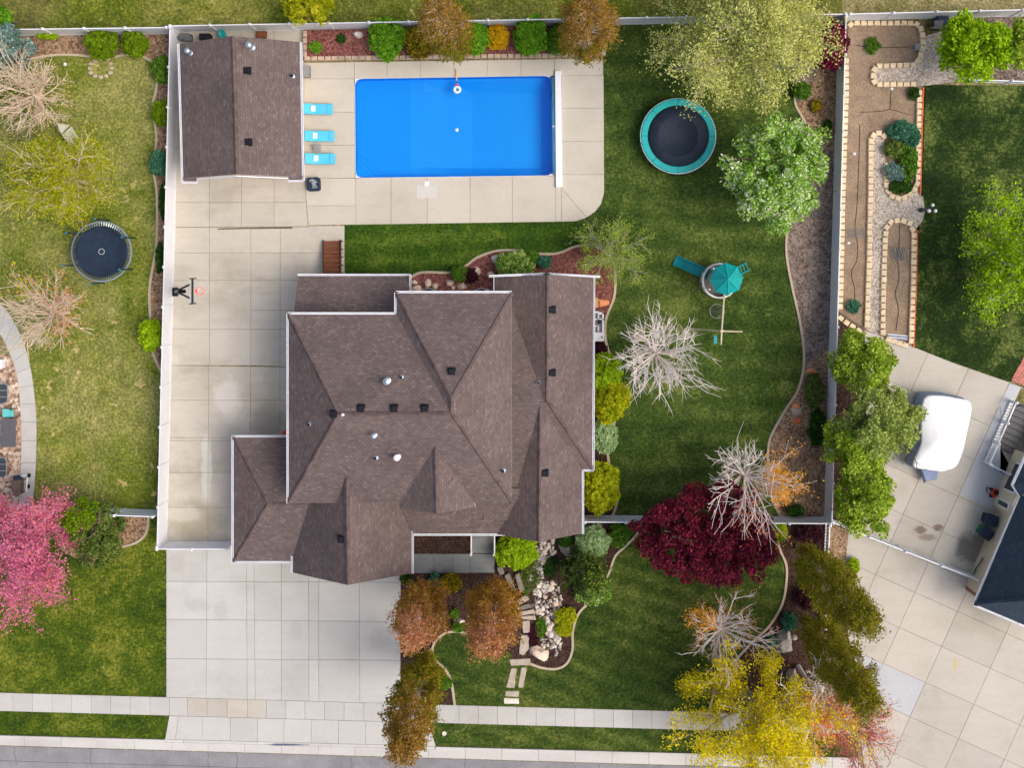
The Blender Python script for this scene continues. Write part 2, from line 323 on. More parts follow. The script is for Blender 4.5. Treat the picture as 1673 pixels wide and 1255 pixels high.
class MB:
    def __init__(s): s.v = []; s.f = []
    def add(s, vs, fs):
        n = len(s.v); s.v += [Vector(x) for x in vs]; s.f += [tuple(i + n for i in f) for f in fs]; return s
    def box(s, c, size, rz=0.0, ax=None):
        hx, hy, hz = size[0] / 2, size[1] / 2, size[2] / 2; ca, sa = math.cos(rz), math.sin(rz); vs = []
        for x, y, z in ((-hx, -hy, -hz), (hx, -hy, -hz), (hx, hy, -hz), (-hx, hy, -hz), (-hx, -hy, hz), (hx, -hy, hz), (hx, hy, hz), (-hx, hy, hz)):
            vs.append((c[0] + x * ca - y * sa, c[1] + x * sa + y * ca, c[2] + z))
        return s.add(vs, [(0, 3, 2, 1), (4, 5, 6, 7), (0, 1, 5, 4), (1, 2, 6, 5), (2, 3, 7, 6), (3, 0, 4, 7)])
    def prism(s, poly, z0, z1, bevel=0.0):
        poly = ccw(poly); n = len(poly); vs = [(p[0], p[1], z0) for p in poly] + [(p[0], p[1], z1 - bevel) for p in poly]
        fs = [tuple(range(n - 1, -1, -1))] + [(i, (i + 1) % n, n + (i + 1) % n, n + i) for i in range(n)]
        if bevel:
            q = inset(poly, bevel); vs += [(p[0], p[1], z1) for p in q]
            fs += [(n + i, n + (i + 1) % n, 2 * n + (i + 1) % n, 2 * n + i) for i in range(n)] + [tuple(range(2 * n, 3 * n))]
        else: fs.append(tuple(range(n, 2 * n)))
        return s.add(vs, fs)
    def tube(s, pts, r, seg=6, r1=None, cap=True):
        pts = [Vector(p) for p in pts]; n = len(pts); r1 = r if r1 is None else r1; vs = []; up = Vector((0, 0, 1))
        for i, p in enumerate(pts):
            d = (pts[min(i + 1, n - 1)] - pts[max(i - 1, 0)]).normalized()
            a = d.cross(up) if abs(d.z) < 0.95 else d.cross(Vector((1, 0, 0)))
            a.normalize(); b = d.cross(a); rr = r + (r1 - r) * i / max(1, n - 1)
            for k in range(seg):
                t = 2 * math.pi * k / seg; vs.append(p + (a * math.cos(t) + b * math.sin(t)) * rr)
        fs = [(i * seg + k, i * seg + (k + 1) % seg, (i + 1) * seg + (k + 1) % seg, (i + 1) * seg + k) for i in range(n - 1) for k in range(seg)]
        if cap: fs += [tuple(range(seg - 1, -1, -1)), tuple(range((n - 1) * seg, n * seg))]
        return s.add(vs, fs)
    def lathe(s, c, prof, seg=24, a0=0.0):
        vs = []; n = len(prof)
        for r, z in prof:
            for k in range(seg):
                t = a0 + 2 * math.pi * k / seg; vs.append((c[0] + r * math.cos(t), c[1] + r * math.sin(t), c[2] + z))
        fs = [(i * seg + k, i * seg + (k + 1) % seg, (i + 1) * seg + (k + 1) % seg, (i + 1) * seg + k) for i in range(n - 1) for k in range(seg)]
        if prof[0][0] > 1e-4: fs.append(tuple(range(seg - 1, -1, -1)))
        if prof[-1][0] > 1e-4: fs.append(tuple(range((n - 1) * seg, n * seg)))
        return s.add(vs, fs)
    def ring(s, c, ri, ro, z0, z1, seg=48):
        vs = []
        for r, z in ((ri, z0), (ro, z0), (ro, z1), (ri, z1)):
            for k in range(seg):
                t = 2 * math.pi * k / seg; vs.append((c[0] + r * math.cos(t), c[1] + r * math.sin(t), c[2] + z))
        fs = [(a * seg + k, a * seg + (k + 1) % seg, ((a + 1) % 4) * seg + (k + 1) % seg, ((a + 1) % 4) * seg + k) for a in range(4) for k in range(seg)]
        return s.add(vs, fs)
    def ribbon(s, pts, wd, z0, z1):
        pts = [Vector((p[0], p[1], 0)) for p in pts]; n = len(pts); vs = []
        for i, p in enumerate(pts):
            d = (pts[min(i + 1, n - 1)] - pts[max(i - 1, 0)]).normalized(); q = Vector((-d.y, d.x, 0)) * wd / 2
            vs += [(p + q) + Vector((0, 0, z0)), (p - q) + Vector((0, 0, z0)), (p - q * 0.8) + Vector((0, 0, z1)), (p + q * 0.8) + Vector((0, 0, z1))]
        fs = [(i * 4 + k, (i + 1) * 4 + k, (i + 1) * 4 + (k + 1) % 4, i * 4 + (k + 1) % 4) for i in range(n - 1) for k in range(4)]
        fs += [(3, 2, 1, 0), tuple((n - 1) * 4 + k for k in range(4))]
        return s.add(vs, fs)
    def mesh(s, name, mat, org=(0, 0, 0), smooth_=False):
        me = bpy.data.meshes.new(name); o = Vector(org)
        me.from_pydata([v - o for v in s.v], [], s.f); me.materials.append(MAT[mat]); me.update()
        if smooth_: me.polygons.foreach_set('use_smooth', [True] * len(me.polygons))
        return me
    def build(s, name, mat, parent=None, smooth_=False, org=None):
        if org is None:
            if parent: org = WL[parent.name]
            else:
                xs = [v.x for v in s.v]; ys = [v.y for v in s.v]; zs = [v.z for v in s.v]
                org = Vector(((min(xs) + max(xs)) / 2, (min(ys) + max(ys)) / 2, min(zs)))
        return link(name, s.mesh(name, mat, org, smooth_), parent, org)

def area2(p): return sum(p[i][0] * p[(i + 1) % len(p)][1] - p[(i + 1) % len(p)][0] * p[i][1] for i in range(len(p)))
def ccw(p):
    p = [Vector((q[0], q[1], 0)) for q in p]
    return p if area2(p) > 0 else p[::-1]
def inset(poly, d):
    poly = ccw(poly); n = len(poly); out = []
    for i in range(n):
        a, b, c = poly[i - 1], poly[i], poly[(i + 1) % n]
        d1 = (b - a).normalized(); d2 = (c - b).normalized(); n1 = Vector((-d1.y, d1.x, 0)); n2 = Vector((-d2.y, d2.x, 0))
        den = 1 + n1.dot(n2)
        out.append(b + (n1 + n2) * (d / max(den, 0.3)))
    return out
def split(poly, a, b):
    nrm = Vector((-(b[1] - a[1]), b[0] - a[0], 0)); res = []
    for sg in (1, -1):
        out = []; n = len(poly)
        for i in range(n):
            p, q = poly[i], poly[(i + 1) % n]
            dp = (p - Vector((a[0], a[1], 0))).dot(nrm) * sg; dq = (q - Vector((a[0], a[1], 0))).dot(nrm) * sg
            if dp >= 0: out.append(p)
            if dp * dq < 0: out.append(p + (q - p) * (dp / (dp - dq)))
        if len(out) > 2 and abs(area2(out)) > 0.02: res.append(out)
    return res
def slabs(parent, polypx, cuts, mat, z=0.05, gap=0.016, name='slab', thick=0.1, mats=None):
    ps = [[Vector((p.x, p.y, 0)) for p in PL(polypx)]]
    for (x0, y0, x1, y1) in cuts:
        a, b = P(x0, y0), P(x1, y1); ps = [r for q in ps for r in split(ccw(q), a, b)]
    for q in ps:
        q = ccw(q); c = sum(q, Vector((0, 0, 0))) / len(q)
        if max((v - c).length for v in q) < 0.08: continue
        zz = z + random.uniform(-0.003, 0.003)
        MB().prism(inset(q, gap / 2), zz - thick, zz, 0.008).build(name, mats(c) if mats else mat, parent, org=Vector((c.x, c.y, zz - thick)))
def vx(*xs): return [(x, -200, x, 1500) for x in xs]
def hy(*ys): return [(-200, y, 1900, y) for y in ys]
def sheet(name, pts, mat, z, kind='structure'):
    n = len(pts); me = bpy.data.meshes.new(name)
    me.from_pydata([(p[0], p[1], z) for p in ccw(pts)], [], [tuple(range(n))]); me.materials.append(MAT[mat])
    o = bpy.data.objects.new(name, me); COL.objects.link(o); WL[o.name] = Vector((0, 0, 0)); return tag(o, kind=kind)

# ------------------------------------------------------------------ the ground, lawns, beds
POOL = [(580, 128.5), (900.5, 123.5), (903.5, 286.5), (581, 290.5)]
WELL = [(1634, 664), (1690, 664), (1690, 768), (1634, 768)]
def ground():
    xs = sorted([-260, 260, P(579, 0).x, P(905, 0).x, P(1630, 0).x, P(1692, 0).x]); ys = sorted([-260, 260, P(0, 291.5).y, P(0, 122.5).y, P(0, 660).y, P(0, 772).y])
    hol = [(P(579, 0).x, P(905, 0).x, P(0, 291.5).y, P(0, 122.5).y), (P(1630, 0).x, P(1692, 0).x, P(0, 772).y, P(0, 660).y)]
    b = MB()
    for i in range(len(xs) - 1):
        for j in range(len(ys) - 1):
            cx, cy = (xs[i] + xs[i + 1]) / 2, (ys[j] + ys[j + 1]) / 2
            if any(h[0] < cx < h[1] and h[2] < cy < h[3] for h in hol): continue
            b.add([(xs[i], ys[j], 0), (xs[i + 1], ys[j], 0), (xs[i + 1], ys[j + 1], 0), (xs[i], ys[j + 1], 0)], [(0, 1, 2, 3)])
    tag(b.build('ground', 'ground', org=(0, 0, 0)), kind='structure')
ground()
SW0, SW1, GU0, GU1 = (lambda x: 1132 + 0.0274 * x), (lambda x: 1162 + 0.0274 * x), (lambda x: 1201 + 0.0262 * x), (lambda x: 1218.5 + 0.0291 * x)
Z1, Z2 = 0.015, 0.03
sheet('field_lawn', PL([(-600, -400), (1378, -400), (1376, 26), (600, 44), (290, 48), (-600, 56)]), 'lawn_top', Z1)
sheet('dry_lawn', PL([(1398, -400), (2300, -400), (2300, 10), (1398, 25)]), 'ground', Z1)
EDGE_L = [(-60, 122), (0, 116), (35, 100), (85, 90), (130, 90), (170, 95), (215, 88), (240, 95), (257, 112), (255, 150), (250, 172), (256, 220), (254, 250), (252, 280), (257, 320), (256, 400), (245, 470), (247, 530), (250, 575), (265, 610)]
PATH_L_OUT = [(-60, 440), (-20, 475), (10, 505), (35, 550), (50, 600), (58, 660), (60, 720), (57, 790), (52, 832)]
PATH_L_IN = [(-60, 490), (-25, 520), (0, 545), (15, 575), (27, 610), (33, 660), (35, 720), (33, 790), (30, 832)]
eL = smooth(PL(EDGE_L)); pLo = smooth(PL(PATH_L_OUT)); pLi = smooth(PL(PATH_L_IN))
sheet('left_back_lawn', eL + PL([(275, 610), (269, 832)]) + pLo[::-1], 'lawn_left', Z1)
sheet('left_rear_bed', PL([(-60, 57), (290, 53), (286, 300), (279, 612), (265, 612)]) + eL[::-1], 'mulch_tan', Z2)
sheet('gravel_patio', PL([(-200, 578)]) + [p for p in pLi if p.y < P(0, 578).y] + PL([(-200, 832)]), 'gravel_mix', Z2)
sheet('left_front_lawn', PL([(-600, 836), (268, 836), (273, 890), (272, SW0(272)), (-600, SW0(-600))]), 'lawn_frontleft', Z1)
EDGE_LF = [(243, 838), (242, 860), (236, 876), (222, 887), (200, 894)]
eLF = smooth(PL(EDGE_LF))
sheet('left_front_bed', eLF + PL([(150, 925), (100, 900), (90, 838)]), 'mulch_tan', Z2)
sheet('left_verge', PL([(-600, SW1(-600)), (276, SW1(276)), (272, GU0(272)), (-600, GU0(-600))]), 'lawn_frontleft', Z1)
EDGE_R = [(1298, 150), (1300, 172), (1313, 196), (1326, 227), (1318, 290), (1298, 340), (1286, 380), (1285, 418), (1294, 469), (1306, 523), (1313, 574), (1311, 610), (1302, 640), (1284, 668), (1266, 699), (1256, 724), (1254, 770), (1262, 815), (1276, 846)]
eR = smooth(PL(EDGE_R))
EDGE_N = [(671, 453), (690, 445), (738, 445), (760, 435), (781, 420), (811, 410), (841, 409), (866, 413), (891, 415), (914, 413), (939, 403), (964, 400), (986, 410), (1001, 430), (1005, 455), (1003, 486), (990, 521), (989, 553), (996, 581), (1004, 620), (1005, 680), (994, 730), (996, 762), (1010, 800), (1006, 828), (999, 846)]
eN = smooth(PL(EDGE_N))
deck_edge = PL([(563, 367), (920, 362.5)]) + smooth(PL([(940, 361.5), (957, 356), (972, 346), (982, 333), (987, 315)])) + PL([(987, 200), (986, 45)])
sheet('back_lawn', PL([(563, 450)]) + deck_edge + PL([(1000, 40), (1300, 34)]) + eR + PL([(1276, 846), (1000, 846)]) + eN[::-1], 'lawn_main', Z1)
sheet('side_lawn', PL([(563, 450), (563, 367), (940, 362), (955, 385), (935, 408)]) + [p for p in eN[::-1] if p.x < P(939, 0).x], 'lawn_strip', Z1 + 0.006)
iS = min(range(len(eN)), key=lambda i: abs(eN[i].y - P(0, 545).y) + (0 if eN[i].x > 3 else 99))
sheet('north_bed', PL([(671, 560)]) + eN[:iS] + PL([(950, 545)]), 'mulch_red', Z2)
sheet('east_bed', eN[iS - 1:] + PL([(930, 848), (930, 543)]), 'mulch_dark', Z2 - 0.005)
sheet('right_bed', eR + PL([(1350, 846), (1372, 30), (1290, 33)]), 'mulch_grey', Z2)
sheet('right_bed_bark', PL([(1302, 173), (1369, 60), (1364, 250), (1325, 222)]), 'mulch_tan', Z2 + 0.005)
sheet('right_bed_litter', PL([(1300, 645), (1316, 598), (1356, 560), (1348, 842), (1275, 842), (1258, 770), (1260, 722)]), 'mulch_tan', Z2 + 0.005)
EDGE_F = [(1048, 850), (1040, 873), (1021, 893), (1005, 909), (994, 938), (974, 974), (947, 1000), (936, 1030), (935, 1063), (925, 1085), (907, 1093), (885, 1091), (865, 1084)]
EDGE_F2 = [(775, 1036), (738, 1032), (718, 1041), (707, 1058), (710, 1077), (729, 1096), (738, 1118), (743, SW0(743))]
EDGE_F3 = [(1268, 880), (1276, 903), (1284, 922), (1285, 943), (1281, 975), (1271, 1001), (1253, 1027), (1229, 1049), (1196, 1085), (1171, 1119), (1158, SW0(1158))]
eF, eF2, eF3 = smooth(PL(EDGE_F)), smooth(PL(EDGE_F2)), smooth(PL(EDGE_F3))
sheet('front_lawn', eF + PL([(840, 1078), (820, 1050)]) + eF2 + PL([(743, SW0(743)), (1158, SW0(1158))]) + eF3[::-1] + PL([(1262, 850), (1048, 850)]), 'lawn_front', Z1)
sheet('front_bed', PL([(655, 936), (800, 860), (953, 850)]) + eF + PL([(840, 1078), (820, 1050)]) + eF2 + PL([(655, SW0(655))]), 'mulch_dark', Z2)
sheet('front_right_bed', eF3 + PL([(1300, SW0(1300)), (1400, SW0(1400)), (1388, 1070), (1376, 960), (1384, 905), (1385, 866), (1350, 848), (1262, 848)]), 'mulch_dark', Z2)
sheet('leaf_litter_bed', PL([(1352, 852), (1385, 868), (1384, 910), (1374, 945), (1374, 1045), (1352, 1045)]), 'mulch_tan', Z2 + 0.006)
sheet('front_verge', PL([(705, SW1(705)), (1396, SW1(1396)), (1402, GU0(1402)), (690, GU0(690))]), 'lawn_front', Z1)
sheet('right_lawn', PL([(1508, 138), (2300, 146), (2300, 640), (1645, 623), (1495, 571), (1490, 560)]), 'lawn_right', Z1)
sheet('garden_soil', PL([(1378, 34), (1512, 34), (1512, 140), (1506, 320), (1500, 400), (1492, 566), (1410, 542), (1366, 510)]), 'soil', Z1)
gp = PL([(1427, 116), (1432, 110), (1493, 108), (1504, 95), (1507, 60), (1545, 48), (1570, 132), (1510, 140), (1495, 138), (1430, 137)])
sheet('gravel_strip', gp, 'gravel', Z2)
sheet('gravel_path', PL([(1424, 228), (1430, 221), (1444, 224), (1448, 300), (1454, 318), (1470, 326), (1497, 312), (1508, 322), (1511, 345), (1507, 360), (1498, 372), (1486, 364), (1470, 357), (1454, 360), (1445, 372), (1442, 480), (1438, 552), (1415, 538), (1420, 420)]), 'gravel', Z2)
sheet('right_rear_bark', PL([(1545, 30), (1700, 26), (1700, 134), (1565, 132)]), 'mulch_grey', Z2 - 0.004)
sheet('maple_bed', PL([(1366, 520), (1412, 546), (1440, 556), (1440, 620), (1425, 700), (1440, 800), (1385, 868), (1352, 848)]), 'mulch_dark', Z2 - 0.004)

# concrete edging strips
def edging(pts): tag(MB().ribbon(pts, 0.17, 0.0, 0.1).build('lawn_edging', 'edging', org=(0, 0, 0)), kind='structure')
for e in (eL, eLF, eR, eN, eF, eF2, eF3): edging(e)

# ------------------------------------------------------------------ concrete, slab by slab
deck = setting('pool_deck')
VT = vx(579, 632.5, 687, 742, 796, 851, 906)
slabs(deck, [(497, 102), (985, 95), (985, 123), (906, 123.4), (580, 128.5), (497, 128.5)], VT, 'deck')
slabs(deck, [(497, 128.5), (579, 128.5), (580, 290.5), (497, 291)], hy(183, 237), 'deck')
slabs(deck, [(917.5, 123), (986, 123), (987, 285), (917.5, 285)], hy(176.5, 231), 'deck')
slabs(deck, [(581, 291), (903, 287), (917.5, 286.5), (917.5, 362), (582, 367)], vx(639, 698, 768, 837, 908), 'deck')
slabs(deck, [(917.5, 285), (987, 285), (987, 315)] + [(982, 333), (972, 346), (957, 356), (940, 361.5)] + [(917.5, 362)], [(919, 309, 960, 357)], 'deck')
slabs(deck, [(498, 291), (581, 291), (582, 367), (504, 368)], hy(336), 'deck')
slabs(deck, [(906, 95.8), (906, 123.4), (917, 116), (917, 95)], [], 'deck', z=0.045)
slabs(deck, [(903.5, 286.5), (905.5, 123.4), (917.5, 123), (917.5, 286.5)], [], 'deck', z=0.04)
side = setting('side_driveway')
slabs(side, [(289, 40), (497, 40), (497, 102), (289, 102)], vx(342, 395, 448), 'drive')
slabs(side, [(289, 102), (497, 102), (498, 291), (503.5, 370), (285.5, 371)], vx(342.6, 395, 448) + hy(180, 240, 330.5), 'drive')
slabs(side, [(503.5, 369), (563, 368.5), (563, 480), (506, 480)], hy(413), 'drive')
slabs(side, [(285.5, 371.5), (410, 371), (410, 597), (280, 597)], vx(342.5) + hy(413, 458, 538), 'drive')
slabs(side, [(410, 371), (506, 370.5), (506, 600), (410, 597)], vx(458) + hy(413, 458, 507, 538), 'drive')
slabs(side, [(280, 597), (500, 600), (500, 720), (276.5, 720)], [(342.5, 0, 340, 1200), (410, 0, 409, 1200)] + vx(457.7) + hy(654, 715), 'drive')
slabs(side, [(276.5, 720), (410, 720), (410, 886), (272.5, 886)], [(342.5, 0, 339, 1200)] + hy(772, 829), 'drive')
fr = setting('front_driveway')
CW = lambda c: 'front'
slabs(fr, [(272, 886), (655, 886), (654, SW0(654)), (272, SW0(272))], [(338.5, 890, 337, 1138), (403, 890, 404, 1138), (415, 890, 417, 1138), (460, 890, 460, 1138), (504, 890, 505, 1138), (521, 890, 521, 1138), (587, 890, 588, 1138), (272, 950, 655, 951.5), (272, 1012, 655, 1016), (272, 1076.5, 655, 1079)], 'front')
sw = setting('sidewalk')
slabs(sw, [(-600, SW0(-600)), (1392, SW0(1392)), (1396, SW1(1396)), (-600, SW1(-600))], [(x, 1000, x + 1, 1400) for x in [245 - 32 * k for k in range(1, 12)] + [245, 277, 306, 338, 371, 404, 435, 467, 498, 530, 562, 594, 624] + [655 + 31.5 * k for k in range(0, 24)]], 'walk', mats=lambda c: 'walk_tan' if 303 < c.x * PXM + NX < 437 else 'walk')
ap = setting('driveway_apron')
slabs(ap, [(277, SW1(277)), (700, SW1(700)), (712, GU0(712)), (270, GU0(270))], [(292, 1168, 287, 1207)] + [(x, 1000, x - 1, 1400) for x in (331, 377, 421.6, 464.6, 509, 553.6, 598, 642)], 'front')
gu = setting('kerb_and_gutter')
slabs(gu, [(-600, GU0(-600) + 5), (1405, GU0(1405) + 5), (1410, GU1(1410)), (-600, GU1(-600))], [(x, 1000, x, 1500) for x in range(-500, 1900, 60)], 'curb', z=0.03)
slabs(gu, [(-600, GU0(-600)), (270, GU0(270)), (270, GU0(270) + 5), (-600, GU0(-600) + 5)], [(x, 1000, x, 1500) for x in range(-500, 300, 60)], 'curb', z=0.12, name='kerb_stone', thick=0.2)
slabs(gu, [(712, GU0(712)), (1402, GU0(1402)), (1404, GU0(1404) + 5), (712, GU0(712) + 5)], [(x, 1000, x, 1500) for x in range(760, 1900, 60)], 'curb', z=0.12, name='kerb_stone', thick=0.2)
slabs(gu, [(270, GU0(270)), (712, GU0(712)), (712, GU0(712) + 5), (270, GU0(270) + 5)], [(x, 1000, x, 1500) for x in range(300, 700, 60)], 'curb', z=0.055, name='kerb_stone', thick=0.2)
sheet('street', PL([(-2500, GU1(-2500) + 1), (1412, GU1(1412) + 1), (1440, 1330), (4000, 1460), (4000, 1650), (-2500, GU1(-2500) + 230)]), 'asphalt', 0.012)
seam = MB()
for (x0, x1) in ((-100, 330), (330, 700), (700, 1150), (1150, 1380)):
    pts = [P(x0 + (x1 - x0) * t / 12, GU1(x0 + (x1 - x0) * t / 12) + 25 + random.uniform(-0.5, 0.5)) for t in range(13)]
    seam.ribbon(pts, 0.035, 0.012, 0.018)
for x in (25, 148, 340, 388, 575, 760, 980):
    seam.ribbon([P(x + random.uniform(-2, 2), GU1(x) + 1 + 6 * t) for t in range(6)], 0.035, 0.012, 0.019)
tag(seam.build('street_crack', 'crack', org=(0, 0, 0)), kind='structure')
lp = setting('left_path')
q = [(a, b) for a, b in zip(pLi, pLo)]
for k in range(0, len(q) - 3, 3):
    poly = [q[k][0], q[k + 1][0], q[k + 2][0], q[k + 3][0], q[k + 3][1], q[k + 2][1], q[k + 1][1], q[k][1]]
    c = sum(poly, Vector((0, 0, 0))) / 8
    MB().prism(inset(poly, 0.008), -0.05, 0.05, 0.008).build('slab', 'walk', lp, org=Vector((c.x, c.y, -0.05)))
nd = setting('neighbour_driveway')
def UV(u, v): return (u * 0.912 - v * 0.41, u * 0.41 + v * 0.912)
def uline(u): a, b = UV(u, -600), UV(u, 1200); return (*a, *b)
def vline(v): a, b = UV(600, v), UV(2600, v); return (*a, *b)
CU = [uline(u) for u in (1548, 1619.5, 1690, 1760, 1836, 1923, 2005, 2090)]; CV = [vline(v) for v in (-28, 33, 98, 162, 216, 270, 333, 397.5, 459, 524, 590, 655)]
def nmat(c):
    px, py = c.x * PXM + NX, -c.y * PXM + NY; u, v = px * 0.912 + py * 0.41, -px * 0.41 + py * 0.912
    return 'newslab' if (397 < v < 459 and u < 1836 and py > 1050) else 'ndrive'
slabs(nd, [(1412, 540), (1438, 549), (1490, 566), (1560, 594), (1650, 625), (1634, 660), (1634, 772), (1700, 772), (1800, 700), (1800, 1180), (1800, 1342), (1440, 1326), (1412, GU1(1412)), (1400, SW0(1400)), (1386, 1045), (1376, 960), (1386, 868), (1425, 800), (1415, 700)], CU + CV, 'ndrive', mats=nmat)
np_ = setting('neighbour_pad')
slabs(np_, [(1649, 626), (1668, 633), (1634, 706), (1634, 664), (1630, 664)], [], 'newslab', z=0.062)
slabs(np_, [(1630, 668), (1634, 664), (1634, 772), (1650, 778), (1624, 832), (1566, 808)], [(1600, 718, 1634, 738)], 'newslab', z=0.062)
slabs(np_, [(1650, 625), (1800, 690), (1800, 664), (1668, 634)], [], 'newslab', z=0.06)
pv = setting('paver_patio')
slabs(pv, [(1651, 622), (1676, 575), (1720, 585), (1720, 650)], [(1600 + 6.5 * k, 640, 1660 + 6.5 * k, 560) for k in range(26)] + [(1600, 560 + 5 * k, 1760, 610 + 5 * k) for k in range(22)], 'red_paver', z=0.06, gap=0.012, name='paver')
fw = setting('front_walk')
slabs(fw, [(674, 905), (808, 905), (808, 936), (655, 937), (655, 925)], vx(709, 740, 768), 'wet')
slabs(fw, [(770, 872), (808, 872), (808, 904), (770, 904)], [], 'wet')
for k in range(3):
    MB().prism(PL([(771, 870 + 0), (807, 870), (807, 891 - 6 * k), (771, 891 - 6 * k)]), 0.05 + 0.16 * k, 0.05 + 0.16 * (k + 1), 0.01).build('step', 'wet', fw)
sheet('porch_bed', PL([(677, 868), (770, 868), (770, 905), (677, 905)]), 'mulch_dark', Z2 + 0.002)
MB().ribbon(PL([(356, 374), (400, 373), (478, 372)]), 0.1, 0.04, 0.058).build('drain_grate', 'timber', side)

# ------------------------------------------------------------------ buildings
ROOFTRI = []
def roof(parent, faces, mat='roof', fascia='fascia', thick=0.2, name='roof'):
    """faces: lists of (px, py, height); one sloped shell with shingle UVs, a soffit and a fascia along its free edges"""
    key = {}; vs = []; fs = []
    def vid(p):
        k = (round(p[0], 2), round(p[1], 2), round(p[2], 3))
        if k not in key: key[k] = len(vs); vs.append(P(*p))
        return key[k]
    for f in faces:
        ids = [vid(p) for p in f]
        a, b, c = vs[ids[0]], vs[ids[1]], vs[ids[2]]
        if (b - a).cross(c - a).z < 0: ids = ids[::-1]
        fs.append(ids)
        for i in range(1, len(ids) - 1): ROOFTRI.append((vs[ids[0]], vs[ids[i]], vs[ids[i + 1]]))
    org = WL[parent.name]
    me = bpy.data.meshes.new(name); me.from_pydata([v - org for v in vs], [], fs); me.materials.append(MAT[mat]); me.update()
    uv = me.uv_layers.new(name='UVMap')
    for pl in me.polygons:
        n = pl.normal; h = Vector((n.x, n.y, 0))
        h = h.normalized() if h.length > 1e-4 else Vector((0, 1, 0))
        u = Vector((-h.y, h.x, 0)); v = n.cross(u)
        for li in pl.loop_indices:
            p = me.vertices[me.loops[li].vertex_index].co; uv.data[li].uv = (p.dot(u) + 50, p.dot(v) + 50)
    ro = link(name, me, parent)
    cnt = {}
    for f in fs:
        for i in range(len(f)):
            e = (f[i], f[(i + 1) % len(f)]); cnt[tuple(sorted(e))] = cnt.get(tuple(sorted(e)), []) + [e]
    fb = MB(); dz = Vector((0, 0, thick)); e0 = Vector((0, 0, 0.004))
    for e in [c[0] for c in cnt.values() if len(c) == 1]:
        a, b = vs[e[0]], vs[e[1]]; fb.add([a - e0, a - dz, b - dz, b - e0], [(0, 1, 2, 3)])
    for f in fs: fb.add([vs[i] - dz for i in f], [tuple(range(len(f) - 1, -1, -1))])
    fb.build('fascia', fascia, ro)
    return ro
def hit(px, py):
    o = Vector((0, 0, CAMH)); d = P(px, py) - o; best = None
    for a, b, c in ROOFTRI:
        e1, e2 = b - a, c - a; h = d.cross(e2); det = e1.dot(h)
        if abs(det) < 1e-9: continue
        s = o - a; u = s.dot(h) / det; q = s.cross(e1); v = d.dot(q) / det; t = e2.dot(q) / det
        if u >= -1e-6 and v >= -1e-6 and u + v <= 1 + 1e-6 and t > 0 and (best is None or t < best[0]): best = (t, (e1.cross(e2)).normalized())
    return (o + d * best[0], best[1] if best[1].z > 0 else -best[1]) if best else (P(px, py), Vector((0, 0, 1)))
def gutter(parent, *pts):
    for a, b in zip(pts, pts[1:]):
        A, B = P(*a), P(*b); d = (B - A); L = d.length; rz = math.atan2(d.y, d.x); c = (A + B) / 2 + Vector((0, 0, -0.06))
        n = Vector((-d.y, d.x, 0)).normalized()
        m = MB(); m.box(c + n * 0.045, (L, 0.035, 0.15), rz).box(c - n * 0.045, (L, 0.035, 0.15), rz).box(c - Vector((0, 0, 0.06)), (L, 0.09, 0.02), rz)
        k = int(L / 0.9)
        for i in range(1, k): m.box(A + d * (i / k) + Vector((0, 0, -0.005)), (0.03, 0.12, 0.03), rz)
        m.build('gutter', 'white', parent)
def caps(parent, a, b, size=0.32, mat='cap'):
    A, B = P(*a), P(*b); d = B - A; L = d.length; dn = d.normalized(); sd_ = dn.cross(Vector((0, 0, 1))).normalized(); up = sd_.cross(dn).normalized()
    k = max(2, int(L / 0.26)); m = MB()
    for i in range(k):
        c0 = A + d * (i / k); c1 = A + d * min(1, ((i + 1.3) / k)); l0, l1 = 0.055, 0.03
        w_ = size / 2 * random.uniform(0.92, 1.05)
        m.add([c0 + up * 0.005 - sd_ * w_ - Vector((0, 0, 0.07)), c0 + up * l0, c0 + sd_ * w_ - Vector((0, 0, 0.07)), c1 - sd_ * w_ - Vector((0, 0, 0.09)), c1 + up * l1, c1 + sd_ * w_ - Vector((0, 0, 0.09))], [(0, 1, 4, 3), (1, 2, 5, 4), (0, 2, 1), (3, 4, 5)])
    tag(m.build('ridge_cap', mat, parent), kind='stuff')
def box_vent(parent, px, py, s=0.37):
    p, n = hit(px, py); m = MB(); m.prism([p + Vector(q) for q in ((-s / 2, -s / 2, 0), (s / 2, -s / 2, 0), (s / 2, s / 2, 0), (-s / 2, s / 2, 0))], p.z - 0.12, p.z + 0.2, 0.05)
    m.box((p.x, p.y, p.z - 0.02), (s * 1.2, s * 1.2, 0.05)); m.build('box_vent', 'black', parent)
def pipe_vent(parent, px, py, r=0.06, h=0.35, cap=False, mat='steel'):
    p, n = hit(px, py); m = MB(); m.lathe(p - Vector((0, 0, 0.1)), [(r * 2.2, 0), (r * 2.0, 0.13), (r, 0.17), (r, h), (r * 0.7, h), (r * 0.7, h - 0.1), (0, h - 0.1)], 12)
    if cap: m.lathe(p, [(r * 0.6, h - 0.1), (r * 0.6, h + 0.03), (r * 2.1, h + 0.05), (r * 1.9, h + 0.1), (0, h + 0.16)], 14)
    m.build('pipe_vent', mat, parent)
    if not cap: MB().lathe(p, [(r * 1.2, h - 0.12), (r * 1.2, h - 0.06), (0, h - 0.05)], 10).build('pipe_vent_collar', 'black', parent)
def walls(parent, plan, z1, mat, z0=-0.1): MB().prism([P(*p) for p in plan], z0, z1).build('wall', mat, parent)

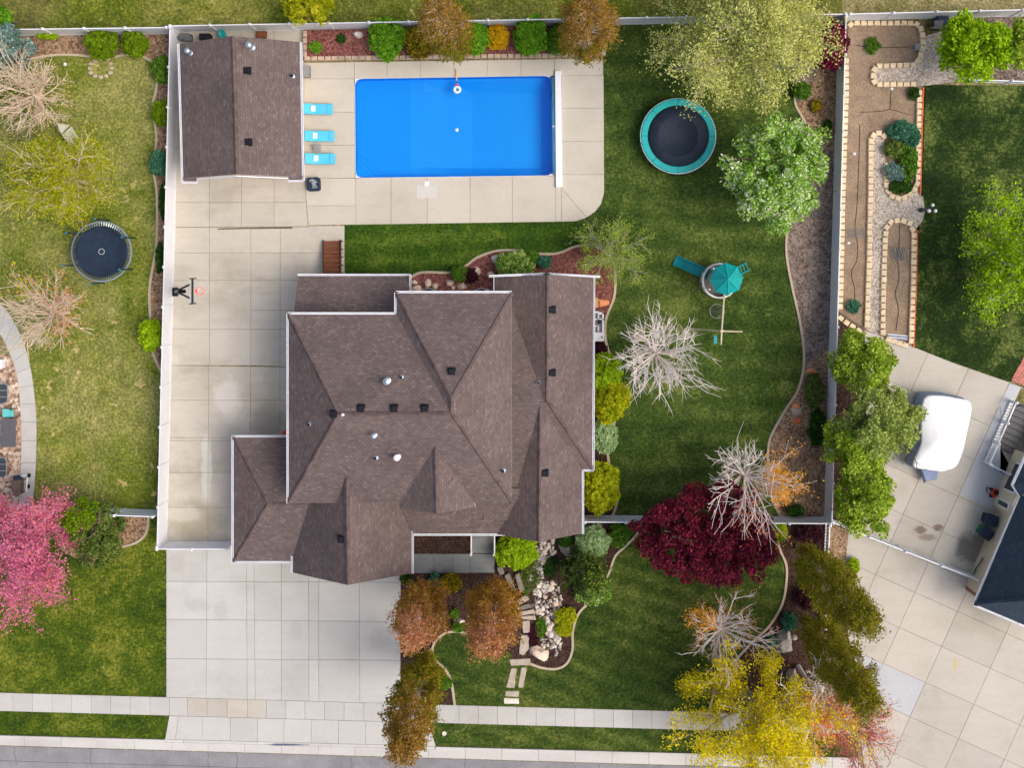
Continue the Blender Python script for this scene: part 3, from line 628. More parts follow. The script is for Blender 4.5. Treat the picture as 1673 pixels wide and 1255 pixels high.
house = thing('brown_roofed_house', 'large two storey house with brown shingle hip roofs in the centre of the plot', 'house', P(660, 690))
E, R_ = 5.8, 8.05
e1, e2, e3, e4, e5, e6 = (471, 513, E), (647, 513, E), (647, 478, E), (836, 478, E), (836, 822, E), (471, 822, E)
r1, r2, n1 = (553, 676, R_), (737, 676, R_), (737, 649, R_)
up = roof(house, [[e1, e6, r1], [e1, r1, r2, e2], [e3, e2, r2, n1], [e3, n1, e4], [e4, n1, r2, e5], [e6, e5, r2, r1]])
for a, b in ((e1, r1), (e6, r1), (r1, r2), (n1, r2), (e3, n1), (e4, n1), (e5, r2)): caps(up, a, b)
def inner(lst, z): return [(P(a, b, h).x, P(a, b, h).y) for a, b, h in lst]
def wall_of(parent, corners, d, z1, mat='stucco', z0=-0.1): MB().prism(inset(inner(corners, 0), d), z0, z1).build('wall', mat, parent)
wall_of(house, [e1, e2, e3, e4, e5, e6], 0.45, E - 0.1)
gutter(up, (470, 512, E), (646, 512, E)); gutter(up, (647, 477, E), (836, 477, E)); gutter(up, (470, 512, E), (470, 823, E)); gutter(up, (646, 478, E), (646, 512, E))
# dormer gable on the south slope
dr = roof(house, [[(711, 727, 7.24), (649, 819, 5.83), (651, 828, 5.78), (713, 839.5, 7.22)], [(711, 727, 7.24), (713, 839.5, 7.22), (777, 829, 5.78), (774, 819, 5.83)]])
caps(dr, (711, 728, 7.24), (713, 839, 7.22))
MB().prism([P(658, 815, 5.6), P(769, 815, 5.6), P(769, 824, 5.6), P(658, 824, 5.6)], 0, 5.85).build('wall', 'brick_wall', house)
MB().prism([P(690, 815, 4.4), P(739, 815, 4.4), P(739, 841, 4.4), P(690, 841, 4.4)], 0, 4.45).build('bay', 'cap', house)
# low roof on the north west
nw = roof(house, [[(487, 450, 2.9), (670, 450, 2.9), (666, 523, 4.0), (479, 523, 4.0)]])
gutter(nw, (486, 449, 2.9), (671, 449, 2.9)); gutter(nw, (671, 450, 2.9), (669, 482, 3.4))
wall_of(house, [(487, 450, 2.9), (670, 450, 2.9), (670, 560, 2.9), (487, 560, 2.9)], 0.4, 2.8)
# low hip roof on the west
lw = roof(house, [[(381, 714, 2.9), (381, 918, 2.9), (437.5, 823, 4.1)], [(381, 714, 2.9), (437.5, 823, 4.1), (540, 823, 4.1), (500, 714, 2.9)], [(381, 918, 2.9), (500, 918, 2.9), (540, 823, 4.1), (437.5, 823, 4.1)]])
for a, b in (((381, 714, 2.9), (437.5, 823, 4.1)), ((381, 918, 2.9), (437.5, 823, 4.1)), ((437.5, 823, 4.1), (505, 823, 4.1))): caps(lw, a, b)
gutter(lw, (380, 713, 2.9), (471, 713, 2.9)); gutter(lw, (380, 713, 2.9), (380, 919, 2.9)); gutter(lw, (380, 919, 2.9), (478, 919, 2.9))
wall_of(house, [(381, 714, 2.9), (381, 918, 2.9), (500, 918, 2.9), (500, 714, 2.9)], 0.4, 2.8)
# garage gable to the south
gg = roof(house, [[(566, 770, 6.45), (478, 770, 3.0), (478, 936, 3.0), (568, 956.5, 6.4)], [(566, 770, 6.45), (568, 956.5, 6.4), (673, 937, 3.0), (673, 790, 3.0)]])
caps(gg, (566, 774, 6.45), (568, 956, 6.4))
gutter(gg, (477, 884, 3.0), (477, 937, 3.0)); gutter(gg, (674, 843, 3.0), (674, 938, 3.0))
gp_ = inset(inner([(478, 800, 3.0), (478, 936, 3.0), (673, 936, 3.0), (673, 800, 3.0)], 0), 0.4)
MB().prism(gp_, -0.1, 2.9).build('wall', 'stucco', house)
g0, g1 = P(490, 925, 3.0), P(661, 925, 3.0); gm = P(568, 941, 6.0)
MB().add([g0, g1, (gm.x, g0.y, 6.0), g0 + Vector((0, 2, 0)), g1 + Vector((0, 2, 0)), (gm.x, g0.y + 2, 6.0)], [(0, 1, 2), (3, 5, 4), (0, 2, 5, 3), (1, 4, 5, 2)]).build('gable_wall', 'stucco', house)
# porch roof and lower cross gable
pr = roof(house, [[(676, 873, 3.0), (830, 873, 3.0), (850, 800, 4.2), (640, 800, 4.2)]])
gutter(pr, (674, 874, 3.0), (826, 874, 3.0))
lc = roof(house, [[(790, 660, 4.95), (894, 660, 4.95), (880, 498, 3.62), (790, 498, 3.62)], [(790, 660, 4.95), (790, 850, 3.5), (880, 850, 3.5), (894, 660, 4.95)]])
# east wing
ew = roof(house, [[(894, 449, 5.0), (808, 452, 3.0), (808, 690, 3.0), (893, 655, 5.0)], [(894, 449, 5.0), (893, 655, 5.0), (968, 768, 3.0), (970, 453, 3.0)], [(893, 655, 5.0), (886, 768, 3.0), (968, 768, 3.0)]])
caps(ew, (894, 449, 5.0), (893, 655, 5.0), 0.24); caps(ew, (893, 655, 5.0), (968, 768, 3.0))
gutter(ew, (970.5, 452, 3.0), (969.5, 769, 3.0)); gutter(ew, (969.5, 769, 3.0), (952, 769, 3.0)); gutter(ew, (808, 451, 3.0), (808, 475, 3.0)); gutter(ew, (808, 450.5, 3.05), (893, 447.5, 5.0), (971, 451.5, 3.05))
sw_ = roof(house, [[(882, 655, 4.92), (812, 655, 3.0), (812, 873, 3.0), (880, 886, 4.9)], [(882, 655, 4.92), (880, 886, 4.9), (951, 872, 3.0), (951, 740, 3.0)]])
caps(sw_, (882, 664, 4.92), (880, 886, 4.9), 0.24)
gutter(sw_, (952.5, 769, 3.0), (952.5, 873, 3.0))
wall_of(house, [(808, 456, 3.0), (968, 456, 3.0), (968, 766, 3.0), (808, 766, 3.0)], 0.4, 2.9)
wall_of(house, [(812, 700, 3.0), (951, 700, 3.0), (951, 868, 3.0), (812, 868, 3.0)], 0.42, 2.85, 'brick_wall')
wall_of(house, [(640, 700, 3.0), (830, 700, 3.0), (830, 858, 3.0), (640, 858, 3.0)], 0.5, 2.85)
for px, py in ((546, 676), (590, 667), (644, 667), (694, 667), (738, 607), (558, 881), (902, 506), (902, 609), (890, 773)): box_vent(house, px, py)
for px, py, r, h, c, m_ in ((633, 622, 0.1, 0.4, True, 'steel'), (656, 616, 0.06, 0.4, False, 'steel'), (506, 693, 0.06, 0.4, False, 'steel'), (561, 677, 0.04, 0.2, True, 'white'), (612, 711, 0.075, 0.4, True, 'steel'), (614, 748, 0.07, 0.4, False, 'steel'), (650, 746, 0.09, 0.4, True, 'white'), (822, 769, 0.07, 0.4, False, 'steel'), (880, 625, 0.06, 0.35, False, 'steel')): pipe_vent(house, px, py, r, h, c, m_)
# porch posts and rails
for px in (770, 808): MB().box(P(px, 889, 1.0) + Vector((0, 0, 0.0)), (0.08, 1.35, 0.07)).box(P(px, 904, 0.5), (0.12, 0.12, 1.1)).build('porch_rail', 'white', house)
for px, py in ((700, 477), (787, 477)): MB().ring(P(px, 486), 0.55, 0.6, -0.05, 0.25, 24).build('window_well', 'steel', house)

ph = thing('pool_house', 'detached brown gabled pool house beside the blue sun loungers', 'pool house', P(395, 180))
he, hr = 2.9, 4.75
pr_ = roof(ph, [[(380, 58, hr), (293, 71, he), (299, 291.5, he), (386, 284.5, hr)], [(380, 58, hr), (386, 284.5, hr), (494, 289, he), (490, 68, he)]])
caps(pr_, (380, 60, hr), (386, 284, hr))
gutter(pr_, (291.5, 71, he), (298, 298, he)); gutter(pr_, (491.5, 68, he), (495.5, 295, he)); 
for x0, x1, y0, y1 in ((299, 321, 289, 297), (471, 494.5, 287, 294.5)):
    roof(ph, [[(x0, y0, 3.02), (x1, y0, 3.02), (x1, y1, 2.86), (x0, y1, 2.86)]], name='eave_return'); gutter(pr_, (x0 - 1, y1 + 0.8, 2.86), (x1 + 1, y1 + 0.8, 2.86))
for a, b in (((322, 292, 3.27), (386, 286.5, 4.72)), ((386, 286.5, 4.72), (470, 290.5, 3.27))):
    A, B = P(*a), P(*b); MB().add([A, B, B - Vector((0, 0, 0.25)), A - Vector((0, 0, 0.25)), A + Vector((0, -.05, 0)), B + Vector((0, -.05, 0)), B + Vector((0, -.05, -.25)), A + Vector((0, -.05, -.25))], [(0, 1, 2, 3), (4, 7, 6, 5), (0, 4, 5, 1), (3, 2, 6, 7)]).build('rake_board', 'white', pr_)
wq = inset(inner([(293, 75, he), (299, 292, he), (494, 290, he), (490, 72, he)], 0), 0.4)
MB().prism(wq, -0.1, 2.85).build('wall', 'stucco', ph)
a0, a1 = min(wq, key=lambda p: p.x + p.y), max(wq, key=lambda p: p.x - p.y); mid = (a0 + a1) / 2
MB().add([(a0.x, a0.y, 2.8), (a1.x, a1.y, 2.8), (mid.x, mid.y, 4.5), (a0.x, a0.y + 7, 2.8), (a1.x, a1.y + 7, 2.8), (mid.x, mid.y + 7, 4.5)], [(0, 1, 2), (3, 5, 4), (0, 2, 5, 3), (1, 4, 5, 2)]).build('gable_wall', 'white', ph)
for px, py in ((404, 115), (406, 232)): box_vent(ph, px, py)
for px, py, r, h, c in ((312, 86, 0.08, 0.7, True), (412, 77, 0.09, 0.8, True), (478, 124, 0.07, 0.3, False)): pipe_vent(ph, px, py, r, h, c)

nh = thing('blue_roofed_house', 'beige house with slate blue shingle roof at the right edge', 'house', P(1690, 890))
hb = 2.9
nr = roof(nh, [[(1592, 988, hb), (1667, 812, hb), (1790, 760, 5.9), (1690, 980, 5.9)], [(1667, 812, hb), (1655, 793, hb), (1700, 790, 4.0)], [(1655, 793, hb), (1659, 787, hb), (1700, 790, 4.0)], [(1659, 787, hb), (1690, 715, hb), (1760, 730, 4.6), (1700, 790, 4.0)],
               [(1592, 988, hb), (1690, 980, 5.9), (1780, 1018, 5.9), (1740, 1050, hb)]], 'roof_blue')
caps(nr, (1592, 988, hb), (1690, 980, 5.9), 0.32, 'cap_blue')
gutter(nr, (1591, 988, hb), (1667, 811, hb)); gutter(nr, (1667, 811, hb), (1654, 793, hb)); gutter(nr, (1654, 793, hb), (1690, 714, hb)); gutter(nr, (1591, 989, hb), (1740, 1051, hb))
nw_plan = PL([(1577, 956), (1627, 838), (1622, 822), (1624, 808), (1660, 735), (1760, 780), (1690, 990), (1665, 1000)])
MB().prism(nw_plan, -0.1, 2.8).build('wall', 'beige', nh)
def wall_window(par, a, b, z0, z1, t0, t1):
    A, B = P(*a), P(*b); d = B - A; n = Vector((d.y, -d.x, 0)).normalized()
    if n.x > 0: n = -n
    p0, p1 = A + d * t0, A + d * t1; rz = math.atan2(d.y, d.x); c = (p0 + p1) / 2
    f = MB().box(c + n * 0.02 + Vector((0, 0, (z0 + z1) / 2)), ((p1 - p0).length + 0.16, 0.1, z1 - z0 + 0.16), rz).build('window', 'white', par)
    MB().box(c + n * 0.05 + Vector((0, 0, (z0 + z1) / 2)), ((p1 - p0).length / 2 - 0.03, 0.1, z1 - z0), rz).build('pane', 'glass', f)
    for s in (-1, 1):
        q_ = c + d.normalized() * s * (p1 - p0).length / 4
        MB().box(q_ + n * 0.052 + Vector((0, 0, (z0 + z1) / 2)), ((p1 - p0).length / 2 - 0.05, 0.1, z1 - z0 - 0.02), rz).build('pane', 'glass', f)
wall_window(nh, (1624, 808), (1660, 735), 1.0, 2.3, 0.2, 0.75)
wall_window(nh, (1622, 822), (1624, 808), 1.0, 2.3, 0.2, 0.8)
for a, b in (((1585, 960), (1572, 953)), ((1660, 1003), (1676, 1010))):
    MB().prism([P(a[0] - 6, a[1] - 8), P(a[0] + 10, a[1] - 2), P(a[0] + 8, a[1] + 9), P(a[0] - 8, a[1] + 3)], 0, 2.2, 0.05).build('stone_pier', 'brick_wall', nh)

# ------------------------------------------------------------------ fences
PANEL = {}
def unit_mesh(name, mat, fn):
    k = (name, mat)
    if k not in PANEL: PANEL[k] = fn().mesh(name, mat)
    return PANEL[k]
def fence(label, a, b, h=1.83, step=2.44, style='panel', group='white vinyl fences', skip_end=False):
    A, B = P(*a), P(*b); d = B - A; L = d.length; n = max(1, round(L / step)); rz = math.atan2(d.y, d.x)
    f = thing('vinyl_fence' if style == 'panel' else 'picket_fence', label, 'fence', A, group)
    for i in range(n + 1):
        if i == n and skip_end: break
        c = A + d * (i / n)
        po = link('post', unit_mesh('post%.2f' % h, 'white', lambda: MB().box((0, 0, h / 2 + 0.02), (0.127, 0.127, h + 0.1))), f, c, rz)
        link('post_cap', unit_mesh('post_cap%.2f' % h, 'white', lambda: MB().lathe((0, 0, h + 0.07), [(0.11, 0), (0.11, 0.03), (0.0, 0.1)], 4, math.pi / 4)), po, c, rz)
    for i in range(n):
        c = A + d * ((i + 0.5) / n); s = L / n - 0.13
        if style == 'panel':
            link('panel', unit_mesh('panel%.2f' % h, 'white', lambda: MB().box((0, 0, h / 2), (1, 0.03, h - 0.2))), f, c, rz, (s, 1, 1))
            link('rail', unit_mesh('rail%.2f' % h, 'white', lambda: MB().box((0, 0, h - 0.06), (1, 0.06, 0.12))), f, c, rz, (s, 1, 1))
            link('rail', unit_mesh('low_rail', 'white', lambda: MB().box((0, 0, 0.12), (1, 0.06, 0.14))), f, c, rz, (s, 1, 1))
        else:
            for z in (0.18, h - 0.08): link('rail', unit_mesh('prail%.2f' % z, 'white', lambda: MB().box((0, 0, z), (1, 0.07, 0.09))), f, c, rz, (s, 1, 1))
            k = max(2, int(s / 0.17))
            for j in range(k):
                q_ = A + d * ((i + (j + 0.5) / k) / n)
                link('picket', unit_mesh('picket%.2f' % h, 'white', lambda: MB().box((0, 0, h / 2), (0.045, 0.045, h - 0.14))), f, q_, rz)
    return f
fence('white vinyl fence along the rear of the left neighbour lawn', (-40, 58.5), (288, 54.5))
fence('long white vinyl fence behind the pool and the raised shrub bed', (294, 52), (1368, 33))
fence('white vinyl fence behind the vegetable garden in the top right', (1376, 33), (1720, 24.5))
fence('long white vinyl fence between the pale left lawn and the concrete drive', (293.5, 54), (273, 882))
fence('white vinyl fence between the grey bark bed and the block walled garden', (1369.5, 36), (1347, 842))
fence('white vinyl fence crossing behind the red maple beside the house', (954, 842.5), (1344, 845))
fence('white vinyl fence behind the pink blossoming tree', (-40, 823), (266, 834))
fence('white vinyl gate panels closing the side drive by the garage', (273, 885.5), (384, 885.5), step=1.9)
fence('low white rail fence crossing the neighbour driveway to the blue roofed house', (1352, 846), (1583, 938), h=1.45, style='picket', step=2.6)
fence('short white picket fence beside the dark maroon shrubs', (1348.5, 852), (1341, 1018), h=1.15, style='picket')
fence('low white rail fence above the dark green right lawn', (1567, 133), (1720, 138), h=0.9, style='picket')

# ------------------------------------------------------------------ swimming pool
pool = thing('swimming_pool', 'rectangular blue swimming pool with corner steps set in concrete deck', 'pool', P(741, 207))
def rrect(c4, r, n=6):
    c4 = ccw(c4); out = []
    for i in range(4):
        a, b, c = c4[i - 1], c4[i], c4[(i + 1) % 4]; d1 = (a - b).normalized(); d2 = (c - b).normalized(); p0 = b + d1 * r; p1 = b + d2 * r
        for k in range(n + 1):
            t = k / n; out.append(p0 * (1 - t) ** 2 + b * 2 * t * (1 - t) + p1 * t * t)
    return out
rim = rrect(PL(POOL), 0.5)
b = MB(); n = len(rim); ZR, ZW = 0.03, -0.08
inner_r = inset(rim, 0.35)
b.add([(p.x, p.y, ZR - 0.01) for p in rim] + [(p.x, p.y, -0.75) for p in rim], [(i, n + i, n + (i + 1) % n, (i + 1) % n) for i in range(n)])
# floor: shallow shelf, slope and hopper
gx = [580, 600, 640, 668, 690, 730, 770, 800, 850, 884, 892, 904]; gy = [122, 130, 147, 180, 220, 255, 272, 282, 292]
def depth(x, y):
    base = 0 if x < 668 else min(1, (x - 668) / 95)
    side = min(1, max(0, min((y - 126) / 20, (289 - y) / 16))); end = min(1, max(0, (902 - x) / 18))
    return -0.72 - 0.45 * base * min(side, end)
vs_ = [P(x, y).to_2d().to_3d() + Vector((0, 0, depth(x, y))) for y in gy for x in gx]; W_ = len(gx)
b.add(vs_, [(j * W_ + i, j * W_ + W_ + i, j * W_ + W_ + i + 1, j * W_ + i + 1) for j in range(len(gy) - 1) for i in range(W_ - 1)])
b.build('liner', 'liner', pool)
sq = MB(); outr = inset(rim, -0.025)
sq.add([(p.x, p.y, ZR + 0.012) for p in rim] + [(p.x, p.y, ZR + 0.012) for p in outr] + [(p.x, p.y, ZR - 0.06) for p in rim], [(i, (i + 1) % n, n + (i + 1) % n, n + i) for i in range(n)] + [(i, 2 * n + i, 2 * n + (i + 1) % n, (i + 1) % n) for i in range(n)]).build('coping', 'white', pool)
cs = PL(POOL)
for k, i in enumerate(range(4)):
    p0, pa, pb = cs[i], cs[i - 1], cs[(i + 1) % 4]; d1 = (pa - p0).normalized() * 0.3; d2 = (pb - p0).normalized() * 0.3
    MB().prism([p0, p0 + d1, p0 + (d1 + d2) * 0.3, p0 + d2], -0.1, 0.034).build('corner_coping', 'white', pool)
for k in range(4):
    t = 49 - 11.5 * k; z = -0.6 + 0.15 * k
    if k < 3 or True: MB().prism([P(581, 290), P(581 + t, 290), P(581, 290 - t * 0.92)], -0.7, z, 0.03).build('step', 'liner', pool)
b = MB(); wr = inset(rim, 0.002); b.add([(p.x, p.y, ZW) for p in wr], [tuple(range(len(wr)))]); b.build('water_surface', 'water', pool)
cv = thing('pool_cover_box', 'long white cover housing with blue roller at the right end of the pool', 'pool cover', P(911, 210))
MB().prism(PL([(906.5, 116), (917, 115.5), (918.5, 306), (908, 306.5)]), 0.04, 0.22, 0.02).build('lid', 'white', cv)
MB().tube([P(902, 125, 0.14), P(904.5, 284, 0.14)], 0.12, 12).build('roller', 'roller', cv, True)
MB().tube([P(903, 206, 0.27), P(905.5, 206, 0.27)], 0.05, 8).build('strap_buckle', 'white', cv)
sk = thing('pool_float', 'round pale blue pool float with red handle by the north pool edge', 'pool float', P(747, 146, -0.08))
MB().lathe(P(747, 146, -0.1), [(0.09, 0.02), (0.1, 0.09), (0.17, 0.13), (0.24, 0.09), (0.26, 0.03), (0.2, -0.02), (0.1, -0.01), (0.09, 0.02)], 24).build('ring', 'pillow', sk, True)
MB().lathe(P(747, 146, -0.1), [(0.09, 0.0), (0.09, 0.03), (0, 0.035)], 16).build('core', 'aqua_dark', sk)
MB().tube([P(746.5, 140, 0.0), P(746.3, 136, 0.02)], 0.09, 8).build('handle', 'magenta', sk)
tw = thing('pool_strap', 'thin tan strap hanging over the north pool edge', 'strap', P(745.5, 118, 0.05))
MB().tube(smooth([P(745, 113, 0.07), P(745.5, 120, 0.08), P(745, 124, 0.1), P(746, 128, 0.08), P(746, 132, -0.04)], 4), 0.05, 6).build('strap', 'tan', tw)
MB().tube([P(746, 128, 0.08), P(746, 134, -0.06)], 0.035, 6).build('rope', 'black', tw)
o = MB().lathe(P(746.5, 212, -0.12), [(0, 0), (0.09, 0.02), (0.11, 0.06), (0.05, 0.1), (0, 0.11)], 14).build('chlorine_float', 'pillow'); tag(o, 'small white disc floating in the middle of the pool', 'float')
sl = thing('skimmer_lid', 'pale square skimmer lids in the concrete south of the pool', 'lid', P(697, 310, 0.05))
MB().prism(PL([(681, 303), (713, 303), (713, 323), (681, 323)]), 0.045, 0.062, 0.005).build('collar_slab', 'curb', sl)
MB().prism(PL([(693.5, 296), (701.5, 296), (701.5, 304), (693.5, 304)]), 0.045, 0.075, 0.008).build('lid', 'white', sl)

# ------------------------------------------------------------------ pool side furniture
def lounger(px, py, label, tx):
    c = P(px, py, 0.05); t = thing('sun_lounger', label, 'sun lounger', c, 'blue sun loungers'); L, W2 = 1.8, 0.33
    x0 = c.x - 0.9
    MB().box((c.x, c.y, 0.27), (L - 0.1, W2 * 2 - 0.06, 0.05)).build('frame', 'aqua_dark', t)
    for sx in (-0.75, 0.75):
        for sy in (-0.26, 0.26): MB().box((c.x + sx, c.y + sy, 0.15), (0.05, 0.05, 0.2)).build('leg', 'aqua_dark', t)
    MB().prism([Vector((x0 + 0.62, c.y - W2, 0)), Vector((x0 + L - 0.36, c.y - W2, 0)), Vector((x0 + L - 0.36, c.y + W2, 0)), Vector((x0 + 0.62, c.y + W2, 0))], 0.3, 0.4, 0.025).build('seat_cushion', 'aqua', t)
    MB().prism([Vector((x0 + L - 0.35, c.y - W2, 0)), Vector((x0 + L, c.y - W2, 0)), Vector((x0 + L, c.y + W2, 0)), Vector((x0 + L - 0.35, c.y + W2, 0))], 0.3, 0.4, 0.025).build('foot_cushion', 'aqua', t)
    bk = MB().add([(x0 + 0.6, c.y - W2, 0.3), (x0 + 0.6, c.y + W2, 0.3), (x0, c.y + W2, 0.62), (x0, c.y - W2, 0.62), (x0 + 0.64, c.y - W2 + .02, 0.4), (x0 + 0.64, c.y + W2 - .02, 0.4), (x0 + 0.04, c.y + W2 - .02, 0.72), (x0 + 0.04, c.y - W2 + .02, 0.72)], [(0, 1, 2, 3), (4, 7, 6, 5), (0, 4, 5, 1), (1, 5, 6, 2), (2, 6, 7, 3), (3, 7, 4, 0)]).build('backrest', 'aqua', t)
    MB().box((c.x - 0.26 + tx, c.y + 0.02, 0.48), (0.27, 0.36, 0.1)).build('pillow', 'pillow', t)
    t2 = bk
lounger(521, 179, 'blue cushioned sun lounger farthest north, nearest the red mulch bed', 0.0)
lounger(524, 223, 'blue cushioned sun lounger in the middle of the three by the pool house', 0.0)
lounger(525, 260, 'blue cushioned sun lounger nearest the black mat', 0.02)
st = thing('side_table', 'small slatted grey side table between two blue loungers', 'table', P(518, 241.5, 0.05))
for k in range(5): MB().box(P(514 + 2.3 * k, 241.5, 0.45), (0.075, 0.42, 0.03)).build('slat', 'grey', st)
for sx in (-4, 4):
    for sy in (-5, 5): MB().box(P(518.5 + sx, 241.5 + sy, 0.24), (0.04, 0.04, 0.4)).build('leg', 'grey', st)
gb = thing('equipment_box', 'grey metal equipment box beside the pool house corner', 'box', P(502, 118, 0.05))
MB().prism(PL([(497.5, 109), (508, 109), (508, 127), (497.5, 127)]), 0.05, 0.4, 0.02).build('body', 'dark_grey', gb)
MB().prism(PL([(497, 108.5), (508.5, 108.5), (508.5, 127.5), (497, 127.5)]), 0.4, 0.44, 0.01).build('lid', 'grey', gb)
mt = thing('black_fire_pit_cover', 'dark navy square cover with pale emblem on the pool deck', 'cover', P(513, 301, 0.05))
q4 = rrect(PL([(502, 291), (524, 289.5), (525, 312), (503.5, 313)]), 0.2); MB().prism(q4, 0.05, 0.42, 0.06).build('cover', 'navy', mt)
em = MB()
for (x, y, r_) in ((507, 295, 1.8), (510, 293.5, 2.0), (513, 295, 2.2), (511, 298, 2.4), (514, 299, 2.4), (516.5, 297, 1.6), (512, 302, 2.2), (515, 303, 1.9), (517, 305.5, 1.5), (511.5, 306, 1.4), (514, 307, 1.2)):
    em.lathe(P(x, y, 0.42), [(M(r_), 0.0), (M(r_) * 0.95, 0.012), (0, 0.013)], 10)
em.build('emblem', 'grey', mt)
rb = thing('raised_bed_wall', 'low brick wall edging the red mulch bed behind the pool', 'wall', P(740, 95))
def bricks_along(parent, pts, mat, L=0.42, wd=0.26, h=0.2, name='brick', z0=0.0, taper=0.85):
    pts = [Vector((p[0], p[1], 0)) for p in pts]; seg = [(a, b_) for a, b_ in zip(pts, pts[1:])]; tot = sum((b_ - a).length for a, b_ in seg); k = max(1, round(tot / L)); step = tot / k
    def at(s):
        for a, b_ in seg:
            l = (b_ - a).length
            if s <= l + 1e-6: return a + (b_ - a) * (s / l), math.atan2(b_.y - a.y, b_.x - a.x)
            s -= l
        return seg[-1][1], math.atan2(seg[-1][1].y - seg[-1][0].y, seg[-1][1].x - seg[-1][0].x)
    def mesh_():
        l2, w2 = L * 0.46, wd / 2
        return MB().prism([Vector((-l2, -w2, 0)), Vector((l2, -w2, 0)), Vector((l2 * taper, w2, 0)), Vector((-l2 * taper, w2, 0))], 0, h, 0.025)
    me = unit_mesh('%s_%s_%.2f_%.2f' % (name, mat, L, h), mat, mesh_)
    for i in range(k):
        p, a = at((i + 0.5) * step); link(name, me, parent, (p.x, p.y, z0), a + random.uniform(-0.04, 0.04), (random.uniform(0.93, 1.02), random.uniform(0.94, 1.04), random.uniform(0.93, 1.05)))
for z0 in (0.0, 0.21): bricks_along(rb, PL([(500, 51), (500, 96.5), (986, 90), (986, 70)]), 'edge_brick', 0.42, 0.24, 0.2, z0=z0, taper=1.0)
sheet('pool_bed', PL([(503, 50), (984, 42), (984, 89), (503, 95)]), 'mulch_red', 0.3)
ws = thing('wooden_stairs', 'brown wooden steps with handrail beside the green lawn strip', 'stairs', P(543, 420, 0.05))
for k in range(8):
    z = 0.12 + 0.12 * k; MB().box(P(541, 397 + 7.3 * k, z), (M(27), 0.24, 0.06)).build('tread', 'wood', ws)
    MB().box(P(541, 397 + 7.3 * k + 2.5, z - 0.05), (M(27), 0.04, 0.12)).build('riser', 'wood_dark', ws)
for x in (527, 555.5): MB().add([P(x, 392, 0.05), P(x, 452, 0.05), P(x, 452, 1.12), P(x, 392, 0.2), P(x + 2, 392, 0.05), P(x + 2, 452, 0.05), P(x + 2, 452, 1.12), P(x + 2, 392, 0.2)], [(0, 1, 2, 3), (4, 7, 6, 5), (0, 3, 7, 4), (3, 2, 6, 7), (1, 5, 6, 2), (0, 4, 5, 1)]).build('stringer', 'wood_dark', ws)
MB().tube([P(556.5, 392, 1.0), P(556.5, 450, 1.9)], 0.05, 6).build('handrail', 'wood_dark', ws)
for k in range(5): MB().box(P(557, 394 + 13 * k, 0.6 + 0.22 * k), (0.07, 0.07, 1.0 + 0.1 * k)).build('baluster', 'wood_dark', ws)

# basketball hoop leaning over the fence
bh = thing('basketball_hoop', 'black basketball hoop with clear backboard and orange rim by the left fence', 'basketball hoop', P(291, 477, 0.05))
MB().prism(PL([(283, 470), (292, 470), (292, 484), (283, 484)]), 0.05, 0.3, 0.06).build('base', 'black', bh)
MB().tube([P(287, 477, 0.3), P(288.5, 476, 3.3)], 0.09, 8).build('pole', 'black_metal', bh)
for s in (-1, 1): MB().tube([P(291, 476 + 2 * s, 2.9), P(311, 476 + 11.5 * s, 3.2)], 0.06, 6).build('arm', 'black_metal', bh)
MB().tube([P(289, 476, 3.2), P(302, 476, 2.7)], 0.11, 8).build('lift_cylinder', 'black', bh)
MB().box(P(315.2, 475.5, 3.45), (0.05, M(38), 1.05)).build('backboard', 'clear', bh)
for z in (2.92, 3.98): MB().box(P(314.7, 475.5, z), (0.09, M(40), 0.09)).build('frame_bar', 'black_metal', bh)
for s in (-1, 1): MB().box(P(315, 475.5 + 20.5 * s, 3.45), (0.09, 0.07, 1.1)).build('frame_bar', 'black_metal', bh)
MB().box(P(318, 475.5, 3.05), (0.3, 0.18, 0.1)).build('rim_bracket', 'rim', bh)
rc = P(327, 475.5, 3.05); MB().ring(rc, 0.21, 0.245, -0.015, 0.015, 24).build('rim', 'rim', bh)
nb = MB()
for k in range(12):
    a = k * math.pi / 6
    for s in (-1, 1): nb.tube([rc + Vector((0.22 * math.cos(a), 0.22 * math.sin(a), 0)), rc + Vector((0.13 * math.cos(a + s * 0.5), 0.13 * math.sin(a + s * 0.5), -0.4))], 0.014, 3)
nb.build('net', 'net', bh)

